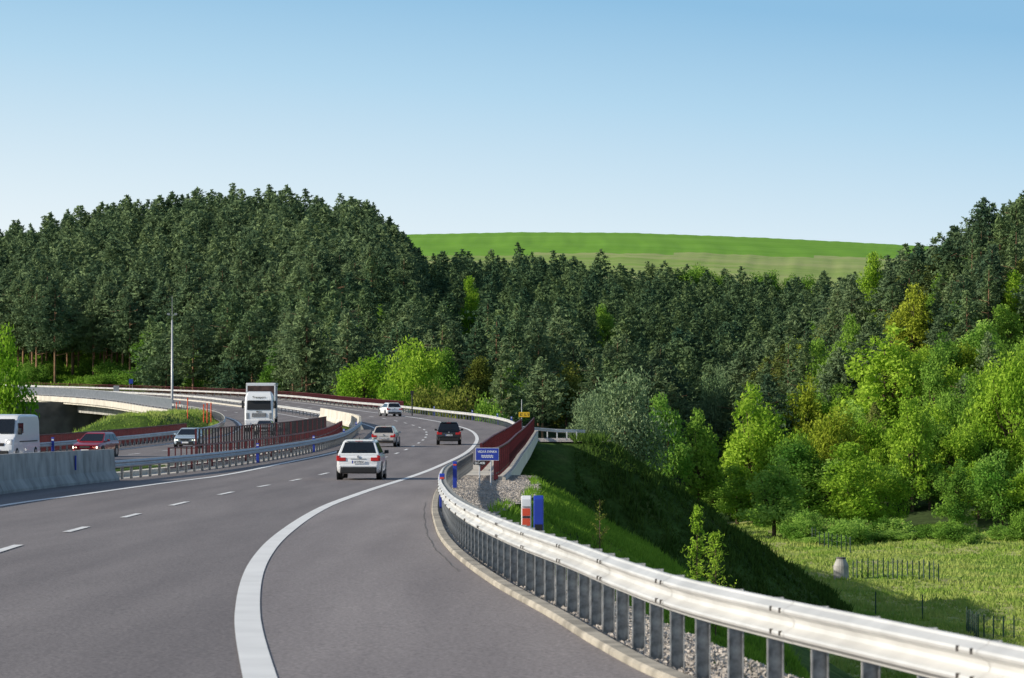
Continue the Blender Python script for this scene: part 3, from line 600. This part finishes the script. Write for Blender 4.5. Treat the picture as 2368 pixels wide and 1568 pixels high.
for k,(px,py0,py1,y) in enumerate(((434,920,985,330),(471,935,984,336),(479,932,982,338),(488,931,980,340),(408,930,952,410),(416,928,952,414))):
    x=(px-CX)/F*y; h=(py1-py0)/F*y; z=(HY-py1)/F*y
    l=['orange red marker pole standing alone on the grass mound beside the sign back']+['orange red marker pole in the trio beside the curved guardrail']*3+['short red marker pole at the foot of the tall mast']*2
    gr=None if k==0 else ('orange marker poles by the curved guardrail' if k<4 else 'short red poles by the mast')
    t=thing('marker_pole',l[k],'pole',(x,y,z),0,gr); MB().cyl((0,0,-.5),(0,0,h),.055,n=8).build('pole_shaft',M['orange'],t); MB().box((0,-.03,h-.1),(.13,.08,.14)).build('pole_head',M['orange'],t)
def shaft(px,py,y,w,h,label):
    x=(px-CX)/F*y; t=thing('concrete_shaft',label,'shaft',(x,y,gz(x,y)))
    MB().cyl((0,0,-.5),(0,0,h*.62),w*.5,w*.5,18).build('base_ring',M['conc'],t,False,.03)
    MB().cyl((0,0,h*.622),(0,0,h*.93),w*.5,w*.3,18).build('cone',M['conc'],t,False,.03)
    MB().cyl((0,0,h*.932),(0,0,h),w*.32,w*.32,18).build('cover',M['concd'],t,False,.02)
shaft(1945,1340,347,1.55,2.3,'grey concrete shaft standing in the meadow at the foot of the dark slope')
shaft(1705,1203,500,2.0,1.9,'farther pale concrete shaft among bushes beyond the dark slope')
gpm=MB().box((0,0,.8),(.10,.09,2.4)).mesh('fence_post',mat('green_post_paint',(.02,.06,.035),.6))
def mfence(label,p0,p1,n):
    y0=F*19/(p0[1]-HY);y1=F*19/(p1[1]-HY); a=((p0[0]-CX)/F*y0,y0); b=((p1[0]-CX)/F*y1,y1)
    t=thing('wire_fence',label,'fence',(a[0],a[1],gz(*a))); pts=[]
    for k in range(n):
        u=k/(n-1)+random.uniform(-.01,.01); x=a[0]+(b[0]-a[0])*u;y=a[1]+(b[1]-a[1])*u; q=(x-a[0],y-a[1],gz(x,y)-t.location.z+random.uniform(-.2,.1)); link('fence_post',gpm,t,q,random.random()); pts.append(q)
    mb=MB()
    for h in (.5,1.1,1.7): mb.sweep([(q[0],q[1],q[2]) for q in pts],[(-.01,h),(0,h+.02),(.01,h)],True)
    mb.build('wire',M['bolt'],t)
mfence('green post fence running back beyond the concrete shaft below the bushes',(1826,1240),(1966,1283),16)
mfence('green post fence right of the concrete shaft across the meadow',(1972,1335),(2172,1348),18)
mfence('dense short fence of green posts in the meadow at the lower right',(2236,1462),(2262,1478),7)
mfence('loose line of green posts at the far lower right above the guardrail',(2275,1475),(2420,1500),7)
for px,py,l in ((2025,1425,'lone thin green post at the shadow edge in the meadow'),(2133,1440,'lone thin green post in the open meadow'),(1785,1345,'lone thin post in the shaded slope foot')):
    y=F*19/(py-HY); x=(px-CX)/F*y; o=link('fence_post',gpm,None,(x,y,gz(x,y))); tag(o,l,'post')
# ---------------------------------------------------------------- trees
def quads(P,size,up=.3,rg=rng,asp=.6):
    n=len(P); a=rg.normal(size=(n,3)); a/=np.linalg.norm(a,axis=1)[:,None]; nn=rg.normal(size=(n,3)); nn[:,2]+=up*2; nn[:,0]-=.5; nn/=np.linalg.norm(nn,axis=1)[:,None]
    b=np.cross(nn,a); b/=np.linalg.norm(b,axis=1)[:,None]+1e-9; a=np.cross(b,nn)
    s=(size*rg.uniform(.6,1.3,n))[:,None]; a=a*s; b=b*s*asp
    V=np.stack([P-a-b*.3,P-a*.1-b,P+a+b*.2,P+a*.1+b],1).reshape(-1,3); Q=np.arange(4*n).reshape(n,4); return V,Q
def pine_pts(seed,H,R,z0,lev,nb,nt,top=1.0,irr=.25):
    r=np.random.default_rng(seed); P=[]
    cxo=r.uniform(-.7,.7,2); lean=r.uniform(0,6.28)
    for i in range(lev):
        u=(i+.5)/lev; z=z0*H+(1-z0)*H*u
        prof=(1-u)**.7*top+.04 if top<1.5 else (np.sin(min(1,(1-u)*1.3)*PI*.5)**.85)
        prof*=min(1,.55+u*2.2)*r.uniform(.70,1.2)
        for k in range(nb):
            th=r.uniform(0,2*PI); L=R*prof*r.uniform(1-irr*1.9,1+irr*1.3)*(1+.28*math.cos(th-lean)); n=max(1,int(nt*L/R+1))
            tt=r.uniform(.2,1,n)**.6; rad=L*tt; zz=z+rad*r.uniform(-.15,.34)+r.normal(0,.12,n)
            P.append(np.stack([rad*np.cos(th)+r.normal(0,.17,n)+cxo[0]*u,rad*np.sin(th)+r.normal(0,.17,n)+cxo[1]*u,zz],1))
    n=5; P.append(np.stack([r.normal(0,.1,n)+cxo[0],r.normal(0,.1,n)+cxo[1],H-np.linspace(0,.8,n)],1))
    return np.concatenate(P)
def trunkmesh(H,r0,top,limbs=()):
    mb=MB().cyl((0,0,-1),(0,0,H*.45),r0,r0*.7,8).cyl((0,0,H*.45),(.1,0,H*top),r0*.7,r0*.15,6)
    for (p0,p1,r) in limbs: mb.cyl(p0,p1,r,r*.3,5)
    return mb
PROTO={}
for nm,H,R,z0,mt,top,seeds in (('scots',18,3.5,.34,'pine',2.0,(1,2,3,12)),('pine',16,3.2,.08,'pine',1.0,(4,5,6,7)),('spruce',17,3.1,.04,'spruce',1.0,(8,9,13)),('round_pine',16,3.6,.1,'spruce',2.0,(15,16,17)),('warm',15,3.3,.12,'pinew',2.0,(10,11,14))):
    for s in seeds:
        pts=pine_pts(s,H,R,z0,36,12,15,top); V,Qd=quads(pts,.36,.45,np.random.default_rng(s),.33)
        cm=npmesh('crown',V,Qd,M[mt]); rs=random.Random(s)
        lb=[((0,0,z),(math.cos(a)*R*.7,math.sin(a)*R*.7,z+.5),.07) for z,a in [(H*rs.uniform(.25,.85),rs.uniform(0,6.28)) for _ in range(10)]]
        PROTO.setdefault(nm,[]).append((cm,trunkmesh(H,.2,.95,lb).mesh('trunk',M['barkp'])))
LOD=[]
for s,top,z0,R in ((21,2.0,.25,3.5),(22,1.0,.1,3.2),(23,2.0,.1,3.6),(24,2.0,.15,3.4),(25,1.0,.2,3.5),(26,2.0,.2,3.3),(27,2.0,.1,3.8)):
    pts=pine_pts(s,17,R,z0,26,9,11,top); LOD.append(quads(pts,.47,.45,np.random.default_rng(s),.38))
def broad_pts(seed,H,W,ncl,nl,z0=.15,low=False,egg=1.0):
    r=np.random.default_rng(seed); P=[];cl=[]
    for k in range(ncl):
        d=r.normal(size=3); d/=np.linalg.norm(d); q=r.uniform(.35,.95)
        zc=z0*H+(H-z0*H)*.5; c=np.array([d[0]*W*.5*q,d[1]*W*.5*q,zc+d[2]*(H-z0*H)*.5*q])
        if egg>1: s=(c[2]-z0*H)/(H-z0*H); c[:2]*=1.25-s*.75
        cr=W*r.uniform(.07,.19); cl.append(c); n=int(nl*(cr/(W*.16))**2)
        dd=r.normal(size=(n,3)); dd/=np.linalg.norm(dd,axis=1)[:,None]; rad=cr*r.uniform(.3,1.4,n)**.75
        q2=c+dd*rad[:,None]*np.array([1,1,.85]); P.append(q2)
    P=np.concatenate(P); P=P[P[:,2]>z0*H*.4]; P[:,2]*=H/P[:,2].max(); return P,cl
BM={}
BR={}
for nm,H,W,z0,egg,seeds,leaf,ncl,nl in (('round',10,9,.0,1,(31,32,33,40,42),.2,58,210),('egg',12,7,.0,1.5,(34,35,41,43),.19,62,190),('willow',11,11,.0,1,(36,),.17,76,250),('shrub',5,6,-.15,1,(37,38,39),.16,46,170)):
    for s in seeds:
        P,cl=broad_pts(s,H,W,ncl,nl,z0,egg=egg); V,Qd=quads(P,leaf,.35,np.random.default_rng(s))
        zt=H*.25; lb=[((0,0,zt*random.uniform(.6,1.5)),tuple(c),.10) for c in cl[:16]]
        BR.setdefault(nm,[]).append((V,Qd,trunkmesh(H,.25 if nm!='shrub' else .1,.7,lb).mesh('trunk',M['bark']),H,W))
def bmesh_for(nm,i,mt):
    k=(nm,i,mt)
    if k not in BM: V,Qd,tm,H,W=BR[nm][i]; BM[k]=npmesh('crown',V,Qd,M[mt])
    return BM[k]
HER=[]
def broad(nm,mt,x,y,h,w,label,group=None,name='broadleaf_tree',cat='tree',parts=True):
    i=random.randrange(len(BR[nm])); V,Qd,tm,H,W=BR[nm][i]
    t=thing(name,label,cat,(x,y,gz(x,y)-.2),random.uniform(0,6.28),group,(w/W,w/W,h/H))
    link('crown',bmesh_for(nm,i,mt),t); 
    if parts: link('trunk',tm,t)
    return t
def hero(px,ytop,Y,wpx,nm,mt,label,group=None,name='broadleaf_tree',cat='tree'):
    x=(px-CX)/F*Y; zt=(HY-ytop)/F*Y; g0=gz(x,Y); h=max(1.5,zt-g0); HER.append((px,Y,wpx,ytop,HY-g0/Y*F)); return broad(nm,mt,x,Y,h,wpx/F*Y,label,group,name,cat)
hero(955,772,478,160,'round','lime','tall bright green round tree beside the far bend, taller of the bright pair')
hero(842,812,492,150,'round','lime','lower bright green tree left of the tall bright one by the far bend')
hero(908,868,464,100,'shrub','lime','small lime bush right above the far white car',None,'bush','bush')
hero(1025,800,500,90,'egg','green','mid green tree close right of the tall bright one by the far bend')
hero(985,875,452,110,'shrub','olive','olive brown bush beside the outer guardrail of the far bend, left of two',None,'bush','bush')
hero(1062,878,446,130,'shrub','olive','olive brown bush beside the outer guardrail of the far bend, right of two',None,'bush','bush')
hero(1130,905,430,100,'shrub','green','dark green bush left of the yellow sign pole',None,'bush','bush')
hero(1445,838,440,200,'willow','willow','large grey green willow beyond the short branching guardrail',None,'willow_tree')
hero(1362,895,432,95,'willow','willow','smaller grey green willow at the left foot of the large one',None,'willow_tree')
hero(1655,832,570,90,'willow','willow','grey green tree in the notch between the two wooded slopes',None,'willow_tree')
hero(1540,905,470,110,'egg','bush','bright pale green tree right beside the large willow')
hero(1615,940,490,120,'egg','green','mid green tree between the willow and the right slope')
hero(1742,880,478,170,'egg','lime','bright green upright tree standing out at the foot of the right slope')
hero(2045,745,515,210,'egg','lime','tallest lime green tree in the middle of the right slope')
hero(1945,930,468,150,'round','yell','yellowish green tree left below the tallest lime tree')
hero(2110,650,570,120,'egg','yell','yellow tinged tree high on the right slope')
hero(2335,790,480,190,'round','lime','lime green tree at the right edge of the picture')
hero(2110,885,465,140,'egg','lime','lime tree just right below the tallest lime tree')
hero(1090,635,680,60,'egg','lime','small bright tree poking out of the dark pines above the road bend')
hero(2015,580,650,80,'egg','lime','bright tree on the skyline of the right slope below the field')
hero(1400,700,720,70,'egg','green','fresh green tree amid the dark central pines')
hero(880,700,640,50,'egg','green','narrow fresh green tree at the right foot of the pine hill')
hero(1310,822,545,110,'round','olive','olive tinged round tree above the willow in the dark wood')
hero(1105,820,520,90,'egg','olive','olive tinged tree in the dark wood above the guardrail')
hero(18,742,385,125,'egg','lime','bright green tree at the left edge above the white van')
hero(2350,620,560,90,'egg','lime','sunlit leafy tree at the right edge near the top of the slope')
hero(1860,860,520,110,'egg','yell','yellow green tree left of the tallest lime tree')
hero(2230,860,485,120,'round','green','mid green tree between the tall lime tree and the right edge')
hero(1830,1000,468,120,'round','green','green tree above the left end of the bushy belt')
random.seed(3)
for px,yt in ((1650,1095),(1705,1070),(1790,1045),(1850,1040),(1915,1060),(1975,1030),(2035,1060),(2090,1030),(2150,1065),(2210,1040),(2265,1080),(2320,1050),(2375,1075),(2430,1060)):
    Y=random.uniform(440,466)+max(0,(1750-px))*.5; hero(px,yt+random.uniform(-20,20),Y,random.uniform(110,165),random.choice(['round','egg']),random.choice(['bush','bush','lime','green']),'bright green bushy tree in the belt along the far side of the meadow','bushy trees along the meadow')
for k in range(12):
    px=1800+k*56+random.uniform(-15,15); hero(px,random.uniform(930,995),random.uniform(472,488),random.uniform(115,150),'round',random.choice(['green','lime','lime','bush']),'mid green tree in the second row behind the bushy meadow belt','second row trees behind the meadow belt')
for k in range(42):
    px=random.uniform(1480,2440); y0=np.interp(px,[1480,1650,1850,2420],[470,540,428,419])+random.uniform(-5,8); hero(px,HY+F*(19-random.uniform(1.4,4.6))/y0,y0,random.uniform(50,115),'shrub',random.choice(['bush','bush','green']),'low bright bush at the edge of the meadow grass','low bushes at the meadow edge','bush','bush')
nh=len(HER)
for px,yt,Y,w_,mt in ((2190,760,522,120,'green'),(2265,735,532,120,'bush'),(2330,700,545,110,'green'),(2210,690,556,100,'lime'),(2300,660,570,110,'green'),(2160,800,508,110,'green'),(2290,830,500,120,'lime'),(1900,780,548,100,'green'),(1965,720,560,100,'green')):
    hero(px,yt,Y,w_,'egg',mt,'leafy tree filling the upper middle of the right slope between the conifers','leafy trees high on the right slope')
HER=HER[:nh]
for k in range(9):
    px=random.uniform(1560,1930); broad('round','green',(px-CX)/F*1035,1035+random.uniform(-8,8),16+random.uniform(-2,2),11,'leafy green tree on the far skyline just below the crop field','leafy trees below the field')
for k in range(22):
    Y=random.uniform(640,675); px=random.uniform(60,560); x=(px-CX)/F*Y; 
    if x<float(K(Y))+4: continue
    broad('shrub','green',x,Y,random.uniform(2,4.5),6,'low green bush in the grass at the foot of the pine hill','low bushes at the foot of the pine hill','bush','bush')
spots=[]
def sc(y0,y1,sy,sx,pf0,pf1,reg):
    Y=y0
    while Y<y1:
        X=(pf0(Y)-CX)/F*Y; X1=(pf1(Y)-CX)/F*Y
        while X<X1:
            x=X+random.uniform(-.7,.7)*sx; y=Y+random.uniform(-.8,.8)*sy; spots.append((x,y,reg)); X+=sx
        Y+=sy
sc(652,950,9.5,4.8,lambda Y:-70,lambda Y:960 if Y<900 else 900,'L')
sc(480,650,10,5.2,lambda Y:360,lambda Y:1560,'M')
sc(650,668,10,5.2,lambda Y:965,lambda Y:1560,'M')
sc(668,1045,14,5.6,lambda Y:955,lambda Y:1960,'M')
sc(560,720,11,6,lambda Y:1560,lambda Y:1700,'M')
sc(474,735,8.5,4.8,lambda Y:1700+max(0,(500-Y))*3,lambda Y:2480,'R')
T=[]
for x,y,reg in spots:
    if y<650 and x<float(K(y))+9: continue
    g0=gz(x,y); px=x/y*F+CX
    if reg=='R' and g0<-17.5: continue
    h=random.uniform(14.5,19.5) if reg=='L' else random.uniform(10.5,17.5)
    if reg=='M' and px<960: h=random.uniform(13,17)
    if reg=='M' and y>940: h+=1.5
    if reg=='R' and px>2200: h+=2
    tp=HY-(g0+h)/y*F
    if any(abs(px-q[0])<q[2]*.5 and y<q[1]+3 and tp<q[3]+.5*(q[4]-q[3]) for q in HER): continue
    T.append((x,y,g0,reg,px,h))
T.sort(key=lambda q:q[1]+(0 if q[3]!='M' else 30))
lab={'L':('tall dark pine in the dense stand on the left hill','pines on the left hill'),'M':('dark conifer in the wooded slope behind the road in the middle','conifers on the middle slope'),'R':('conifer on the sunlit right hand slope','conifers on the right slope')}
far=[]; nb=0
quota={'L':90,'M':110,'R':90}; cnt={'L':0,'M':0,'R':0}
for x,y,g0,reg,px,h in T:
    if reg=='R' and random.random()<(.55 if y<550 else .14) and y<680 and nb<95:
        nb+=1; hh=min(h,random.uniform(9,13)); broad(random.choice(['egg','round']),random.choice(['lime','green','green','lime','bush','yell']),x,y,hh,random.uniform(6.5,9),'leafy tree growing among the conifers on the right hand slope','leafy trees on the right slope'); continue
    if reg=='M' and random.random()<.06 and y<720: 
        broad('egg',random.choice(['olive','green']),x,y,random.uniform(10,13),6,'leafy tree growing among the dark conifers of the middle slope','leafy trees on the middle slope'); continue
    if cnt[reg]<quota[reg]:
        cnt[reg]+=1
        if reg=='L': kd='scots' if (y<720 and px<520) or random.random()<.5 else random.choice(['pine','round_pine'])
        elif reg=='R': kd=random.choice(['warm','pine','round_pine','scots','spruce'])
        else: kd=random.choice(['pine','spruce','scots','round_pine'])
        cm,tm=random.choice(PROTO[kd]); s=h/17; 
        t=thing('conifer_tree',lab[reg][0],'tree',(x,y,g0-.3),random.uniform(-.9,.9),lab[reg][1],(s*random.uniform(.95,1.35),s*random.uniform(.95,1.35),s))
        link('crown',cm,t); link('trunk',tm,t)
    else: far.append((x,y,g0-.3,h,reg))
for reg,nm in (('L','hill'),('M','mid'),('R','right')):
    Vs=[]
    for x,y,z,h,rg_ in far:
        if rg_!=reg: continue
        V,Qd=LOD[random.randrange(len(LOD))]; a=random.uniform(-.9,.9); s=h/17; kx=random.uniform(1.0,1.3); c,sn=math.cos(a)*s*kx,math.sin(a)*s*kx
        Vs.append(np.stack([V[:,0]*c-V[:,1]*sn+x,V[:,0]*sn+V[:,1]*c+y,V[:,2]*s+z],1))
    if Vs:
        V=np.concatenate(Vs); o=link('distant_conifers',npmesh('distant_conifers',V,np.arange(len(V)).reshape(-1,4),M['spruce' if reg=='M' else 'pine']),None)
        tag(o,{'L':'mass of pines covering the upper left hill','M':'mass of dark conifers covering the middle slope below the field','R':'mass of conifers covering the top of the right slope'}[reg],'forest',None,'stuff')
def sapling(px,ybase,ytop,Y,mt,label,wd,dens=34,leaf=.04):
    x=(px-CX)/F*Y; z=gz(x,Y); H=(HY-ytop)/F*Y-z; r=np.random.default_rng(int(px)); P=[]
    mb=MB().cyl((0,0,-.1),(0,0,H*.97),.018,.005,6)
    for k in range(dens):
        u=r.uniform(.06,.97); th=r.uniform(0,6.28); L=wd*(1-u*.85)*r.uniform(.5,1.2); z0=H*u
        e=(L*math.cos(th),L*math.sin(th),z0+L*.7); mb.cyl((0,0,z0),e,.006,.002,4)
        for q in np.linspace(.2,1,12): P.append([e[0]*q+r.normal(0,.03),e[1]*q+r.normal(0,.03),z0+(e[2]-z0)*q+r.normal(0,.03)])
    t=thing('sapling',label,'sapling',(x,Y,z))
    V,Qd=quads(np.array(P),leaf,.3,r,.4); link('crown',npmesh('crown',V,Qd,M[mt]),t); mb.build('trunk',M['bark'],t)
sapling(1387,1270,1150,92,'olive','thin brownish sapling on the grassy slope behind the near guardrail',.4,26,.035)
sapling(1612,1310,1165,92,'lime','bright green sapling on the slope, taller of the two by the guardrail',.6,110,.055)
sapling(1655,1330,1225,90,'lime','bright green sapling on the slope, shorter and right of its neighbour',.8,100,.05)
# grass
def blades(n,xf,y0,y1,h,m,name,label,cond=None,w=.02,pw=1,near=False):
    y=y0+(y1-y0)*rng.uniform(0,1,n)**pw; x0,x1=xf(y); x=x0+(x1-x0)*rng.uniform(0,1,n); z=ground(x,y)
    if cond is not None: k=cond(x,y,z); x,y,z=x[k],y[k],z[k]
    n=len(x); a=rng.uniform(0,2*PI,n); cl=.5+.6*np.clip(np.sin(x*1.7+np.sin(y*.6)*2)*np.sin(y*.9+x),-0.5,1)
    hh=h*rng.uniform(.4,1.3,n)*cl
    if near: hh=hh*np.clip(.3+(y-30)/70,.35,1)
    lx=rng.normal(0,.35,n)*hh; ly=rng.normal(0,.35,n)*hh; ww=w*rng.uniform(.6,1.5,n)
    if near: ww=ww*np.clip(y/80,.35,1)
    dx=np.cos(a)*ww; dy=np.sin(a)*ww
    V=np.stack([np.stack([x-dx,y-dy,z-.03],1),np.stack([x+dx,y+dy,z-.03],1),np.stack([x+lx,y+ly,z+hh],1)],1).reshape(-1,3)
    o=link(name,npmesh(name,V,np.arange(3*n).reshape(n,3),m,3),None); tag(o,label,'grass',None,'stuff')
blades(230000,lambda y:(K(y)+WV(y)-.1,K(y)+WV(y)+8),16,142,.30,M['blade'],'verge_grass','green grass on the slope behind the near guardrail',w=.026,near=True)
blades(110000,lambda y:(np.maximum(8,.02*y),.16*y),225,470,.5,M['bladem'],'meadow_grass','rough pale green meadow grass in the valley at the lower right',cond=lambda x,y,z:z<-17.9,w=.11)
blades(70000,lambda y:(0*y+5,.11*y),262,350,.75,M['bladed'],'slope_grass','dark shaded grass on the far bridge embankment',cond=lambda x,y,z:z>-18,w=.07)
blades(25000,lambda y:(0*y-44,O(y)-.8),285,400,.35,M['bladem'],'mound_grass','yellow green grass on the mound by the opposite road',w=.05)
blades(40000,lambda y:(-.145*y,-.085*y),645,715,1.0,M['blade'],'hill_foot_grass','light green grass at the foot of the pine hill',w=.2)
# ---------------------------------------------------------------- sky, sun, camera
sd=Vector((-.90,-.24,.40)).normalized(); el=math.asin(sd.z)
w=bpy.data.worlds.new('World'); bpy.context.scene.world=w; w.use_nodes=True; N=w.node_tree.nodes;L=w.node_tree.links
bg=N['Background']; sk=N.new('ShaderNodeTexSky'); sk.sky_type='NISHITA'; sk.sun_disc=False; sk.sun_elevation=el; sk.sun_rotation=math.atan2(sd.x,sd.y); sk.dust_density=1.2
tc=N.new('ShaderNodeTexCoord'); sp=N.new('ShaderNodeSeparateXYZ'); L.new(tc.outputs['Generated'],sp.inputs[0])
STR=.13
rp=N.new('ShaderNodeValToRGB'); e=rp.color_ramp.elements
def c(r,g,b): return (r,g,b,1)
e[0].position=0; e[0].color=c(.88,.94,.97); e[1].position=1; e[1].color=c(.17,.38,.64)
for p,cc in ((.12,(.82,.905,.95)),(.20,(.69,.83,.92)),(.34,(.45,.68,.86)),(.46,(.28,.53,.77))): q=e.new(p); q.color=c(*cc)
mr=N.new('ShaderNodeMapRange'); mr.inputs['From Min'].default_value=0; mr.inputs['From Max'].default_value=.25; 
ax=N.new('ShaderNodeMath'); ax.operation='MULTIPLY_ADD'; ax.inputs[1].default_value=.09; L.new(sp.outputs['X'],ax.inputs[0]); L.new(sp.outputs['Z'],ax.inputs[2])
L.new(ax.outputs[0],mr.inputs['Value']); L.new(mr.outputs[0],rp.inputs['Fac'])
v2=N.new('ShaderNodeVectorMath'); v2.operation='SCALE'; v2.inputs['Scale'].default_value=1/STR; L.new(rp.outputs['Color'],v2.inputs[0])
m2=N.new('ShaderNodeMapRange'); m2.interpolation_type='SMOOTHSTEP'; m2.inputs['From Min'].default_value=.13; m2.inputs['From Max'].default_value=.4; L.new(sp.outputs['Z'],m2.inputs['Value'])
mx=N.new('ShaderNodeMix'); mx.data_type='RGBA'; L.new(m2.outputs[0],mx.inputs[0]); L.new(v2.outputs[0],mx.inputs[6]); L.new(sk.outputs[0],mx.inputs[7])
L.new(mx.outputs[2],bg.inputs['Color']); bg.inputs['Strength'].default_value=STR
sl=bpy.data.lights.new('sun','SUN'); sl.energy=5.0; sl.angle=math.radians(.5); sl.color=(1,.92,.79)
so=bpy.data.objects.new('sun',sl); C.objects.link(so); so.rotation_euler=(-sd).to_track_quat('-Z','Y').to_euler()
cam=bpy.data.cameras.new('camera'); co=bpy.data.objects.new('camera',cam); C.objects.link(co); cam.sensor_width=36; cam.lens=36*F/2368; cam.shift_y=(HY-784)/2368; cam.clip_start=.5; cam.clip_end=9000
cam.dof.use_dof=True; cam.dof.focus_distance=150; cam.dof.aperture_fstop=9
co.location=(0,0,0); co.rotation_euler=(PI/2,0,0); bpy.context.scene.camera=co
vs=bpy.context.scene.view_settings; vs.view_transform='Standard'; vs.look='None'; vs.exposure=0
